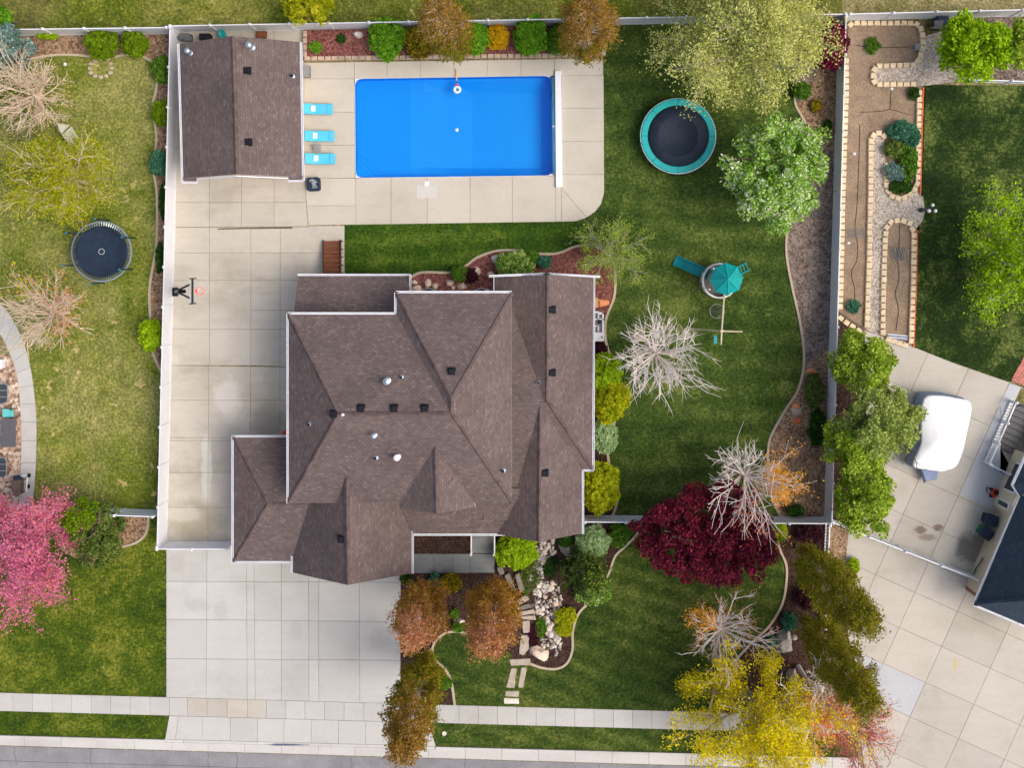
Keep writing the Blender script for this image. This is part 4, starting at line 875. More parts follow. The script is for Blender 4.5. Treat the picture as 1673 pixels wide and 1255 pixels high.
# trampolines
def tramp(name, px, py, rpx, label, netted):
    z = 0.9; c = P(px, py, z); r = M(rpx) * (1 - z / CAMH); t = thing(name, label, 'trampoline', (c.x, c.y, 0.0), 'trampolines'); g = Vector((c.x, c.y, 0))
    if not netted:
        MB().lathe(c, [(r * 0.83, -0.02), (r * 0.83, 0.0), (r * 0.4, -0.03), (0, -0.04)], 48).build('jumping_mat', 'jump', t, True)
        for k in range(8):
            a0 = k * math.pi / 4; m = MB(); vs = []
            for j in range(7):
                a = a0 + (math.pi / 4 - 0.012) * j / 6
                for rr, zz in ((0.82, 0.03), (0.84, 0.065), (0.97, 0.065), (1.0, 0.02)): vs.append((c.x + r * rr * math.cos(a), c.y + r * rr * math.sin(a), z + zz))
            m.add(vs, [(j * 4 + q_, j * 4 + q_ + 1, j * 4 + q_ + 5, j * 4 + q_ + 4) for j in range(6) for q_ in range(3)]); m.build('pad', 'teal_pad', t)
        MB().ring(c, r * 1.0, r * 1.02, -0.05, 0.0, 48).build('frame', 'steel', t)
        for k in range(6):
            a = k * math.pi / 3 + 0.2; MB().tube([c + Vector((r * math.cos(a), r * math.sin(a), 0)), g + Vector((r * math.cos(a), r * math.sin(a), 0.02))], 0.04, 6).build('leg', 'steel', t)
    else:
        MB().prism([c + Vector((math.cos(a), math.sin(a), 0)) * r * 0.88 for a in np.linspace(0, 2 * math.pi, 49)[:-1]], z - 0.04, z).build('jumping_mat', 'navy', t)
        MB().ring(c, r * 0.97, r * 1.02, -0.04, 0.03, 48).build('frame', 'steel', t)
        sp = MB()
        for k in range(72):
            a = k * math.pi / 36; d = Vector((math.cos(a), math.sin(a), 0)); sp.tube([c + d * r * 0.86, c + d * r * 0.98], 0.016, 3)
        tag(sp.build('spring', 'steel', t), kind='stuff')
        hexp = []
        for k in range(6):
            a = k * math.pi / 3 + 0.45; d = Vector((math.cos(a), math.sin(a), 0)); p = c + d * r * 1.06
            MB().tube([Vector((p.x, p.y, 0.02)), p + Vector((0, 0, 1.35))], 0.04, 6).build('net_pole', 'navy', t)
            MB().lathe(p + Vector((0, 0, 1.35)), [(0.07, 0), (0.07, 0.05), (0, 0.07)], 8).build('pole_cap', 'aqua_dark', t); hexp.append(c + d * r * 0.93)
        m = MB()
        for k in range(6):
            a, b_ = hexp[k], hexp[(k + 1) % 6]; up_ = Vector((0, 0, 1.25)); m.add([a, b_, b_ + up_, a + up_], [(0, 1, 2, 3)])
        m.build('safety_net', 'netting', t)
        for k in range(10):
            a = k * math.pi / 5; MB().box(c + Vector((0.17 * math.cos(a), 0.17 * math.sin(a), 0.008)), (0.07, 0.03, 0.012), a + 1.57).build('mat_mark', 'white', t)
tramp('trampoline', 1108, 222, 61, 'round trampoline with bright teal padded rim on the back lawn', False)
tramp('netted_trampoline', 166, 411, 49, 'dark netted trampoline on the dry left lawn', True)

# play set
ps = thing('play_tower', 'round plastic play tower with teal roof and slide on the back lawn', 'play set', P(1168, 462))
TC = P(1168, 458); tb = MB(); tb.lathe(TC, [(1.0, 0), (1.02, 0.1), (0.98, 1.2), (0.95, 1.25), (0.95, 1.3), (0, 1.3)], 20); tb.build('tower_base', 'tower_base', ps)
tb = MB(); tb.ring(TC, 0.98, 1.08, 1.3, 2.0, 20); tb.build('tower_wall', 'tower_white', ps)
for k in range(8):
    a = k * math.pi / 4 + 0.2; MB().box(TC + Vector((1.06 * math.cos(a), 1.06 * math.sin(a), 1.75)), (0.08, 0.16, 0.3), a).build('wall_slot', 'dark_grey', ps)
for k in range(4):
    a = k * math.pi / 2 + 0.6; MB().tube([TC + Vector((0.9 * math.cos(a), 0.9 * math.sin(a), 1.3)), TC + Vector((0.9 * math.cos(a), 0.9 * math.sin(a), 2.9))], 0.05, 6).build('roof_post', 'tower_white', ps)
AP = P(1190, 456, 3.6); ce = P(1187, 456, 2.85); RR = M(27) * 0.96
for k in range(8):
    a, b_ = k * math.pi / 4 + math.pi / 8 * 0.2, (k + 1) * math.pi / 4 + math.pi / 8 * 0.2
    A, B = ce + Vector((RR * math.cos(a), RR * math.sin(a), 0)), ce + Vector((RR * math.cos(b_), RR * math.sin(b_), 0)); dz = Vector((0, 0, -0.07))
    MB().add([AP, A, B, AP + dz, A + dz, B + dz], [(0, 1, 2), (3, 5, 4), (1, 4, 5, 2), (0, 3, 4, 1), (0, 2, 5, 3)]).build('roof_panel', 'teal', ps)
    MB().tube([AP + Vector((0, 0, .01)), A + Vector((0, 0, .01))], 0.03, 5).build('roof_rib', 'teal_pad', ps)
s0, s1 = P(1158, 449, 1.4), P(1102, 425, 0.15); dd = (s1 - s0); rn = Vector((-dd.y, dd.x, 0)).normalized(); m = MB(); vs = []; K = 12
for i in range(K + 1):
    t_ = i / K; zc = 1.4 - 1.2 * min(1, t_ * 1.12) if t_ < 0.88 else 0.2 - 0.05 * (t_ - 0.88) / 0.12
    c = s0 + dd * t_; c.z = max(0.15, zc)
    for o_, h_ in ((-0.33, 0.24), (-0.28, 0.26), (-0.24, 0.05), (0, 0), (0.24, 0.05), (0.28, 0.26), (0.33, 0.24)): vs.append(c + rn * o_ + Vector((0, 0, h_)))
m.add(vs, [(i * 7 + k, i * 7 + k + 1, i * 7 + k + 8, i * 7 + k + 7) for i in range(K) for k in range(6)]); m.build('slide', 'slide', ps, True)
l0, l1 = P(1197, 449, 1.4), P(1222, 435, 0.1); ln = Vector((-(l1 - l0).y, (l1 - l0).x, 0)).normalized() * 0.24
for s in (-1, 1): MB().tube([l0 + ln * s, l1 + ln * s], 0.045, 6).build('ladder_rail', 'teal', ps)
for k in range(5): q_ = l0 + (l1 - l0) * ((k + 0.7) / 5); MB().tube([q_ - ln, q_ + ln], 0.035, 6).build('ladder_rung', 'teal', ps)
cr = P(1179, 541, 2.3)
MB().tube([P(1184, 470, 2.3), cr, P(1178, 563, 2.1)], 0.055, 6).build('swing_beam', 'swing_wood', ps)
MB().tube([P(1128, 537, 0.05), cr], 0.05, 6).build('beam_leg', 'swing_wood', ps); MB().tube([cr, P(1212, 542, 0.05)], 0.05, 6).build('beam_leg', 'swing_wood', ps)
MB().lathe(cr - Vector((0, 0, 0.1)), [(0.1, 0), (0.13, 0.1), (0.1, 0.2), (0, 0.22)], 10).build('beam_hub', 'swing_wood', ps)
sc_ = P(1171.5, 508.5, 0.5); m = MB(); m.ring(sc_, 0.42, 0.45, -0.02, 0.03, 28)
m.build('disc_swing', 'grey', ps); MB().lathe(sc_, [(0.42, 0.0), (0.2, -0.05), (0, -0.07)], 24).build('swing_net', 'netting', ps)
for k in range(4):
    a = k * math.pi / 2; MB().tube([sc_ + Vector((0.43 * math.cos(a), 0.43 * math.sin(a), 0)), P(1181, 510, 2.25)], 0.012, 3).build('swing_rope', 'rope', ps)
MB().box(P(1169, 554.5, 0.5), (0.2, 0.5, 0.04)).build('swing_seat', 'teal', ps)
for s in (-4, 4): MB().tube([P(1169, 554 + s, 0.5), P(1178.5, 553 + s, 2.15)], 0.01, 3).build('swing_rope', 'dark_grey', ps)

# east side of the house
ac = thing('window_well_cover', 'white framed egress well cover against the east wall', 'well cover', P(976, 532))
for (x0, y0, x1, y1) in ((969, 508, 977, 511), (977, 510, 986, 513), (969, 520, 986, 522), (969, 531, 978, 533), (983, 510, 986, 543), (976, 508, 978, 522), (976, 531, 978, 541)):
    MB().prism(PL([(x0, y0), (x1, y0), (x1, y1), (x0, y1)]), 0.3, 0.42, 0.01).build('frame_bar', 'white', ac)
MB().prism(PL([(967, 509), (984, 509), (984, 543), (967, 543)]), 0.0, 0.26).build('well', 'grey', ac)
MB().prism(PL([(970, 542), (986, 542), (986, 557), (970, 557)]), 0.0, 0.5, 0.03).build('utility_cabinet', 'white', ac)
MB().box(P(979.5, 526, 0.42), (0.16, 0.22, 0.2)).build('meter', 'black', ac)
MB().box(P(983.5, 551, 0.52), (0.09, 0.12, 0.05)).build('latch', 'dark_grey', ac)
tp = MB(); A, B = P(979.5, 495.5, 0.25), P(995, 494, 0.2); tp.tube([A, B], 0.26, 14, 0.15); tag(tp.build('flower_pot', 'terra'), 'orange terracotta pot lying on its side in the red mulch', 'pot')
o = MB().lathe(P(973, 494.5), [(0.2, 0.0), (0.3, 0.35), (0.31, 0.4), (0.26, 0.4), (0.24, 0.33), (0, 0.33)], 16).build('pale_pot', 'tan'); tag(o, 'round tan pot against the east wall beside the terracotta pot', 'pot')
o = MB().lathe(P(466, 707, 0.05), [(0.0, 0), (0.13, 0.03), (0.16, 0.12), (0.12, 0.25), (0.06, 0.32), (0, 0.33)], 14).build('red_ball', 'red'); tag(o, 'small red jug on the drive beside the garage wall', 'jug')

# ------------------------------------------------------------------ neighbour things
tv = thing('covered_boat', 'white tarp covered boat parked on the neighbour driveway', 'covered boat', P(1535, 712, 0.05))
topo = [(1511, 652), (1531, 647), (1560, 651), (1587, 660), (1582, 695), (1576, 725), (1565, 759), (1549, 768), (1534, 771), (1512, 767), (1493, 762), (1500, 740), (1507, 723), (1506, 690)]
T_ = smooth(PL(topo, 1.7), 3, True); ctr = sum(T_, Vector((0, 0, 0))) / len(T_); n = len(T_)
skirt = MB(); low = [Vector((p.x, p.y, 0)) + (Vector((p.x - ctr.x, p.y - ctr.y, 0))).normalized() * 0.12 for p in T_]
skirt.add([p - Vector((0, 0, 0.05 + 0.12 * ((i * 7) % 3) / 2)) for i, p in enumerate(T_)] + [Vector((p.x, p.y, 0.5)) for p in low] + [Vector((p.x * 0.97 + ctr.x * 0.03, p.y * 0.97 + ctr.y * 0.03, 0.25)) for p in low],
          [(i, n + i, n + (i + 1) % n, (i + 1) % n) for i in range(n)] + [(n + i, 2 * n + i, 2 * n + (i + 1) % n, n + (i + 1) % n) for i in range(n)])
skirt.build('hull_cover', 'tarp_blue', tv)
top = MB(); rings = []; vs = []
for k, f in enumerate((1.0, 1.012, 0.97, 0.8, 0.6, 0.4, 0.2, 0.0)):
    for i, p in enumerate(T_):
        q_ = ctr + (p - ctr) * f; crease = 0.16 * mnoise.noise(Vector((q_.x * 0.7, q_.y * 0.7, 3.1))) + 0.14 * abs(mnoise.noise(Vector((q_.x * 1.6, q_.y * 1.0, 7.7))))
        z = 1.35 if k == 0 else 1.62 + 0.3 * (1 - f ** 2.2) + crease
        vs.append(Vector((q_.x, q_.y, z)))
top.add(vs, [(k * n + i, k * n + (i + 1) % n, (k + 1) * n + (i + 1) % n, (k + 1) * n + i) for k in range(7) for i in range(n)])
top.build('tarp', 'tarp', tv, True)
MB().prism(PL([(1502, 764), (1532, 770), (1528, 783), (1510, 786)], 0.5), 0.3, 0.75, 0.06).build('bow_cover', 'tarp_blue', tv)
MB().tube([P(1511, 782, 0.45), P(1510, 789, 0.45)], 0.06, 6).build('tow_hitch', 'black_metal', tv)
for x, y in ((1512, 690), (1572, 700)):
    MB().tube([P(x - 1.5, y, 0.36), P(x + 2, y, 0.36)], 0.31, 16).build('wheel', 'black', tv)
MB().box(P(1540, 700, 0.4), (1.7, 3.6, 0.15), -0.15).build('trailer_frame', 'dark_grey', tv)

def bin_(name, px, py, label, mat, lid, rot):
    c = P(px, py, 0.05); t = thing(name, label, 'bin', c, 'wheeled bins'); ca, sa = math.cos(rot), math.sin(rot)
    def q_(x, y): return Vector((c.x + x * ca - y * sa, c.y + x * sa + y * ca, 0))
    b_ = MB(); lo = [q_(-.24, -.26), q_(.24, -.26), q_(.24, .26), q_(-.24, .26)]; hi = [q_(-.32, -.32), q_(.32, -.32), q_(.32, .32), q_(-.32, .32)]
    b_.add([p + Vector((0, 0, 0.08)) for p in lo] + [p + Vector((0, 0, 1.0)) for p in hi], [(3, 2, 1, 0), (4, 5, 6, 7)] + [(i, (i + 1) % 4, 4 + (i + 1) % 4, 4 + i) for i in range(4)]); b_.build('body', mat, t)
    lidp = [q_(-.34, -.34), q_(.28, -.34), q_(.44, -.2), q_(.48, 0), q_(.44, .2), q_(.28, .34), q_(-.34, .34)]
    MB().prism(lidp, 1.0, 1.12, 0.05).build('lid', lid, t)
    MB().tube([q_(-.38, -.25) + Vector((0, 0, 1.0)), q_(-.38, .25) + Vector((0, 0, 1.0))], 0.03, 6).build('handle', 'black', t)
    for s in (-1, 1): MB().tube([q_(-.26, .2 * s) + Vector((0, 0, 0.15)), q_(-.26, .28 * s) + Vector((0, 0, 0.15))], 0.12, 10).build('wheel', 'black', t)
bin_('wheeled_bin', 1610, 845, 'dark blue wheeled bin beside the beige house wall', 'navy', 'navy', 2.9)
bin_('wheeled_bin', 1602, 866, 'dark bin with green rim standing in front of the dark blue bin', 'green_plastic', 'navy', 2.5)
mw = thing('lawn_mower', 'small red lawn mower on the grey pad by the beige house', 'lawn mower', P(1626, 805, 0.06))
MB().prism([P(1626, 805) + Vector((0.36 * math.cos(a), 0.28 * math.sin(a), 0)) for a in np.linspace(0, 6.28, 13)[:-1]], 0.14, 0.36, 0.05).build('deck', 'red', mw)
MB().lathe(P(1627, 805, 0.36), [(0.16, 0), (0.15, 0.14), (0.08, 0.2), (0, 0.2)], 12).build('engine', 'black', mw)
for s in (-1, 1): MB().tube([P(1620, 805 + 5 * s, 0.3), P(1612, 800 + 4 * s, 0.95)], 0.03, 5).build('handle_bar', 'black_metal', mw)
MB().tube([P(1612, 796, 0.95), P(1612, 804, 0.95)], 0.035, 5).build('handle_grip', 'black', mw)
for x, y in ((1619, 799), (1619, 811), (1634, 799), (1634, 811)): MB().tube([P(x, y - 1.5, 0.17), P(x, y + 1.5, 0.17)], 0.11, 10).build('wheel', 'black', mw)
ut = thing('utility_meters', 'grey utility meters and pipes beside the neighbour gate', 'meters', P(1600, 920, 0.05))
MB().prism(PL([(1603, 898), (1612, 900), (1609, 910), (1600, 907)]), 0.05, 1.3, 0.03).build('cabinet', 'tower_white', ut)
MB().prism(PL([(1598, 916), (1606, 919), (1599, 937), (1591, 934)]), 0.05, 0.9, 0.04).build('meter_box', 'steel', ut)
MB().tube(smooth([P(1606, 912, 0.9), P(1600, 922, 1.1), P(1594, 930, 0.8), P(1590, 940, 0.3)], 4), 0.05, 6).build('pipe', 'dark_grey', ut)
MB().tube([P(1592, 938, 0.5), P(1588, 943, 0.5)], 0.14, 10).build('gas_meter', 'grey', ut)

sw2 = thing('basement_stairs', 'grey stairs going down beside white balustrade at the right edge', 'stairs', P(1655, 715))
ux, uy = Vector((0.41, 0.912)), Vector((0.912, -0.41))
wl_top = PL([(1634, 664), (1690, 664), (1690, 768), (1634, 768)])
b = MB(); zz0 = -1.6
b.add([(p.x, p.y, 0.04) for p in wl_top] + [(p.x, p.y, zz0) for p in wl_top], [(0, 1, 5, 4), (1, 2, 6, 5), (2, 3, 7, 6), (3, 0, 4, 7), (4, 5, 6, 7)]); b.build('well_wall', 'curb', sw2)
A0 = P(1666, 650); dl = Vector((-0.40, -0.916, 0)); dw = Vector((0.916, -0.40, 0))
for k in range(9):
    c = A0 + dl * (0.2 + 0.37 * k) + dw * 0.35; z = -0.1 - 0.16 * k
    MB().box((c.x + dw.x * 0.4, c.y + dw.y * 0.4, z - 0.06), (1.7, 0.36, 0.1), math.atan2(dw.y, dw.x)).build('tread', 'dark_grey', sw2)
rl = fence('white balustrade with many balusters around the basement stairs', (1650, 655), (1607, 754), h=1.0, style='picket', step=1.3, group=None); rl['category'] = 'balustrade'; rl.name = 'balustrade'
WL[rl.name] = P(1650, 655)
rl2 = fence('short white balustrade at the foot of the basement stairs', (1610, 756), (1640, 771), h=1.0, style='picket', step=1.4, group=None); rl2['category'] = 'balustrade'; rl2.name = 'foot_balustrade'
slabs(np_, [(1606, 752), (1652, 652), (1657, 655), (1640, 692), (1634, 706), (1634, 764), (1612, 755)], [], 'newslab', z=0.068)

# block walled vegetable garden
gw = thing('garden_block_wall', 'tan block retaining walls around the brown vegetable beds', 'garden wall', P(1440, 300))
paths = [[(1381, 94), (1382, 138), (1376, 319), (1372, 506)],
         [(1385, 44), (1391, 38), (1493, 38), (1502, 43), (1506, 54), (1506, 76), (1502, 95), (1493, 106), (1432, 108), (1426, 115), (1425, 130), (1430, 138), (1496, 138)],
         [(1501, 146), (1499, 230), (1498, 298), (1492, 312), (1483, 320), (1469, 325), (1455, 320), (1447, 306), (1448, 265)],
         [(1447, 226), (1438, 217), (1428, 218), (1422, 228), (1421, 319), (1419, 427), (1415, 535)],
         [(1441, 548), (1442, 478), (1445, 389), (1447, 372), (1455, 362), (1470, 359), (1485, 365), (1492, 380), (1491, 453), (1487, 562)],
         [(1446, 553), (1482, 565)], [(1368, 516), (1382, 527), (1408, 541)]]
for p_ in paths: bricks_along(gw, PL(p_), 'tan_block', 0.41, 0.3, 0.22, 'block')
def strip_bricks(label, pts):
    t = thing('brick_edging', label, 'edging', P(*pts[0]), 'orange brick edging strips'); bricks_along(t, PL(pts), 'orange_brick', 0.2, 0.12, 0.1, 'brick', taper=1.0)
strip_bricks('orange brick edging between the rear garden bed and the dark lawn', [(1508, 142), (1505, 230), (1503, 318)])
strip_bricks('orange brick edging beside the front garden bed', [(1498, 376), (1496, 470), (1492, 568)])
def hose(label, pts):
    o = MB().tube(smooth([P(a, b_, 0.035) for a, b_ in pts], 5), 0.016, 5).build('drip_hose', 'hose'); tag(o, label, 'hose', 'drip hoses')
hose('black drip hose across the rear garden soil', [(1398, 73), (1420, 76), (1450, 77), (1487, 76)])
hose('short black drip hose below the gravel strip', [(1456, 146), (1455, 165), (1453, 178), (1430, 182), (1405, 183)])
hose('black drip hose branching towards the grey green plants', [(1453, 178), (1468, 182), (1485, 187)])
hose('long black drip hose down the narrow west garden bed', [(1405, 202), (1404, 240), (1402, 300), (1400, 340), (1397, 372), (1401, 400), (1400, 425), (1391, 445), (1396, 470), (1397, 492)])
hose('black drip hose along the rounded front garden bed', [(1470, 366), (1469, 400), (1466, 420), (1469, 455), (1463, 480), (1468, 505), (1464, 540)])
def globe(px, py, label):
    t = thing('garden_light', label, 'garden light', P(px, py), 'garden globe lights'); MB().tube([P(px, py, 0), P(px, py, 0.5)], 0.025, 5).build('stem', 'black_metal', t)
    MB().lathe(P(px, py, 0.5), [(0.0, 0), (0.07, 0.02), (0.1, 0.09), (0.07, 0.16), (0, 0.18)], 12).build('globe', 'white', t, True)
globe(1456, 145, 'small white globe light below the gravel strip'); globe(1395, 251, 'small white globe light in the narrow west garden bed'); globe(1386, 397, 'small white globe light near the wire mesh in the west bed')
lm = thing('lamp_post', 'black lamp post with three white globes beside the gravel circle', 'lamp post', P(1504, 343))
MB().lathe(P(1504, 343), [(0.16, 0), (0.14, 0.2), (0.06, 0.3), (0.05, 2.2), (0, 2.25)], 10).build('post', 'black_metal', lm)
for px, py in ((1517, 344.5), (1527.5, 344.5), (1523, 335)):
    MB().tube([P(1504, 343, 2.2) , P(px, py, 2.3)], 0.03, 5).build('arm', 'black_metal', lm); MB().lathe(P(px, py, 2.3), [(0, 0), (0.08, 0.03), (0.11, 0.1), (0.08, 0.18), (0, 0.2)], 12).build('globe', 'white', lm, True)
o = MB().prism(PL([(1493, 72), (1501, 71), (1501, 82), (1493, 82)]), 0.0, 0.3, 0.02).build('valve_box', 'bluegreen' if 'bluegreen' in MAT else 'grey'); tag(o, 'pale green valve box in the corner of the rear garden bed', 'box')
pb = thing('compost_bin', 'dark blue compost bin against the rear fence by the green shrub', 'bin', P(1533, 40))
MB().prism(PL([(1523, 31), (1543, 31), (1542, 49), (1524, 50)]), 0, 0.9, 0.08).build('body', 'navy', pb); MB().prism(PL([(1525, 33), (1541, 33), (1540, 46), (1526, 47)], 0.9), 0.9, 1.0, 0.03).build('lid', 'dark_grey', pb)
wm = thing('wire_mesh', 'flat grey wire mesh lying in the narrow west garden bed', 'mesh', P(1400, 381))
wire = MB()
for k in range(9): wire.tube([P(1382, 374 + 1.8 * k, 0.05), P(1415, 374 + 1.8 * k, 0.05)], 0.008, 3)
for k in range(12): wire.tube([P(1382 + 3 * k, 374, 0.06), P(1382 + 3 * k, 389, 0.06)], 0.008, 3)
wire.build('wire_grid', 'grey', wm)
tr = thing('trellis', 'grey diamond trellis lying in the rounded garden bed', 'trellis', P(1467, 414))
for k in range(5):
    MB().tube([P(1453 + 6 * k, 403, 0.05), P(1459 + 6 * k, 425, 0.05)], 0.02, 4).build('slat', 'grey', tr); MB().tube([P(1477 - 2 - 5 * k, 403, 0.09), P(1466 - 3 * k + 12, 425, 0.09)], 0.02, 4).build('slat', 'grey', tr)
pp = thing('pipe_bundle', 'bundle of pale blue pipes at the foot of the rounded garden bed', 'pipes', P(1466, 550))
for k in range(4): MB().tube([P(1450, 546 + 2.2 * k, 0.06), P(1483, 549 + 2.2 * k, 0.06)], 0.035, 6).build('pipe', 'tarp_blue' if k % 2 else 'white', pp)
o = MB().prism(PL([(1368, 512), (1372, 510), (1412, 537), (1409, 540)]), 0, 0.25, 0.02).build('timber_beam', 'timber'); tag(o, 'dark timber beam slanting across the end of the west bed', 'beam')

# left neighbour patio
def mesh_chair(px, py, label):
    c = P(px, py, 0.0); t = thing('patio_chair', label, 'chair', c, 'grey mesh patio chairs'); z = 0.42
    rr = rrect([Vector((c.x - 0.42, c.y - 0.62, 0)), Vector((c.x + 0.42, c.y - 0.62, 0)), Vector((c.x + 0.42, c.y + 0.62, 0)), Vector((c.x - 0.42, c.y + 0.62, 0))], 0.3)
    MB().prism(inset(rr, 0.05), z, z + 0.02).build('seat_mesh', 'mesh_dark', t)
    MB().tube([Vector((p.x, p.y, z + 0.02)) for p in rr + rr[:1]], 0.035, 6).build('frame', 'grey', t)
    for k in (-0.2, 0.2): MB().box((c.x, c.y + k, z + 0.03), (0.84, 0.04, 0.03)).build('cross_bar', 'grey', t)
    for sx in (-.36, .36):
        for sy in (-.5, .5): MB().tube([(c.x + sx, c.y + sy, 0.03), (c.x + sx, c.y + sy, z)], 0.025, 5).build('leg', 'grey', t)
mesh_chair(7, 642, 'rounded grey mesh patio seat above the turquoise chair at the left edge'); mesh_chair(5, 762, 'rounded grey mesh patio seat below the slatted table at the left edge')
tc = thing('turquoise_chair', 'small turquoise cushioned chair on the gravel patio', 'chair', P(16, 675))
MB().prism(PL([(15, 669), (27, 669), (27, 681), (15, 681)]), 0.35, 0.47, 0.03).build('seat', 'cushion_teal', tc)
MB().add([P(15, 668.5, 0.45), P(15, 681.5, 0.45), P(4, 681.5, 0.85), P(4, 668.5, 0.85), P(15, 668.5, 0.36), P(15, 681.5, 0.36), P(4, 681.5, 0.74), P(4, 668.5, 0.74)], [(0, 1, 2, 3), (7, 6, 5, 4), (0, 4, 5, 1), (1, 5, 6, 2), (2, 6, 7, 3), (3, 7, 4, 0)]).build('backrest', 'cushion_teal', tc)
for s in (667.5, 682.5): MB().box(P(17, s, 0.55), (0.55, 0.05, 0.04)).build('armrest', 'black_metal', tc)
for x in (5, 27):
    for y in (668, 682): MB().box(P(x, y, 0.2), (0.04, 0.04, 0.36)).build('leg', 'black_metal', tc)
pt = thing('patio_table', 'grey slatted patio table on the gravel at the left edge', 'table', P(13, 707))
for k in range(7): MB().box(P(2.5 + 3.6 * k, 708, 0.72), (0.125, 1.68, 0.03)).build('slat', 'dark_grey', pt)
for x in (4, 23):
    for y in (690, 727): MB().box(P(x, y, 0.36), (0.06, 0.06, 0.7)).build('leg', 'dark_grey', pt)
wb = thing('storage_box', 'white storage box at the left edge of the gravel patio', 'box', P(2, 594))
MB().prism(PL([(-12, 587), (9, 587), (9, 601), (-12, 601)]), 0.02, 0.5, 0.02).build('body', 'white', wb); MB().prism(PL([(-12.5, 586.5), (9.5, 586.5), (9.5, 601.5), (-12.5, 601.5)]), 0.5, 0.56, 0.02).build('lid', 'tarp', wb)
gr = thing('barbecue_cart', 'dark barbecue cart standing on the curved concrete path', 'barbecue', P(38, 789, 0.05))
MB().prism(PL([(31, 774), (45, 772), (46, 780), (32, 781)]), 0.75, 0.82, 0.01).build('side_shelf', 'navy', gr)
MB().prism(PL([(29, 781), (43, 780), (42, 804), (31, 806)]), 0.3, 0.9, 0.05).build('firebox', 'timber', gr)
MB().tube([P(44.5, 781, 0.9), P(43, 804, 0.9)], 0.04, 6).build('handle', 'white', gr); MB().tube([P(34, 778, 0.92), P(43, 777, 0.92)], 0.035, 6).build('shelf_rail', 'white', gr)
for x, y in ((48, 777), (47, 795)): MB().tube([P(x - 1.5, y, 0.16), P(x + 1, y, 0.16)], 0.12, 10).build('wheel', 'black', gr)
for x, y in ((32, 783), (41, 803), (32, 803), (42, 783)): MB().box(P(x, y, 0.2), (0.05, 0.05, 0.32)).build('leg', 'black_metal', gr)
hm = thing('hammock', 'pale rope hammock strung between two trees on the left lawn', 'hammock', P(120, 232))
H0 = [(93, 202, 0.9), (115, 204, 0.85)]
MB().add([P(101, 220, 0.7), P(117, 206, 0.75), P(143, 246, 0.7), P(129, 259, 0.65), P(109, 220, 0.62), P(130, 246, 0.55)], [(0, 1, 4), (0, 4, 5, 3), (4, 1, 2, 5), (3, 5, 2)]).build('bed', 'rope', hm)
MB().add([P(93, 201, 0.95), P(114, 204, 0.8), P(100, 219, 0.75)], [(0, 1, 2)]).build('head_webbing', 'rope', hm)
MB().tube([P(72, 176, 1.3), P(93, 201, 0.95)], 0.02, 4).build('hang_rope', 'rope', hm); MB().tube([P(137, 253, 0.66), P(140, 290, 1.2)], 0.02, 4).build('hang_rope', 'rope', hm)
fr_ = thing('stone_ring', 'ring of small pale stones in the left lawn', 'stone ring', P(165, 111))
for k in range(12):
    a = k * math.pi / 6; p = P(165 + 18 * math.cos(a), 111 + 15 * math.sin(a)); MB().prism([p + Vector((0.16 * math.cos(t) * random.uniform(.8, 1.2), 0.13 * math.sin(t) * random.uniform(.8, 1.2), 0)) for t in np.linspace(0, 6.28, 8)[:-1]], 0, 0.1, 0.03).build('stone', 'edging', fr_)
o = MB().lathe(P(107.5, 105), [(0, 0), (0.08, 0.02), (0.12, 0.12), (0.08, 0.22), (0, 0.24)], 14).build('white_ball', 'white', None, True); tag(o, 'white ball on the left lawn below the fence', 'ball')
for px, mat_, lab in ((308, 'dark_grey', 'dark grey air conditioner behind the pool house at the fence corner'), (340, 'black', 'black storage crate behind the pool house')):
    t = thing('storage_unit', lab, 'storage unit', P(px, 61, 0.05)); MB().prism(PL([(px - 9, 58), (px + 8, 58), (px + 8, 68), (px - 9, 68)]), 0.05, 0.8, 0.04).build('body', mat_, t); MB().prism(PL([(px - 7, 60), (px + 6, 60), (px + 6, 66), (px - 7, 66)], .8), 0.8, 0.84, 0.02).build('lid', mat_, t)
o = MB().lathe(P(366, 57.5, 0.05), [(0.18, 0), (0.22, 0.5), (0.24, 0.55), (0.18, 0.55), (0, 0.5)], 14).build('teal_bucket', 'teal'); tag(o, 'teal bucket behind the pool house ridge', 'bucket')
o = MB().prism(PL([(421, 52), (437, 52), (436, 63), (420, 63)]), 0.05, 0.35, 0.04).build('wooden_crate', 'wood'); tag(o, 'brown wooden crate between the pool house and the rear fence', 'crate')

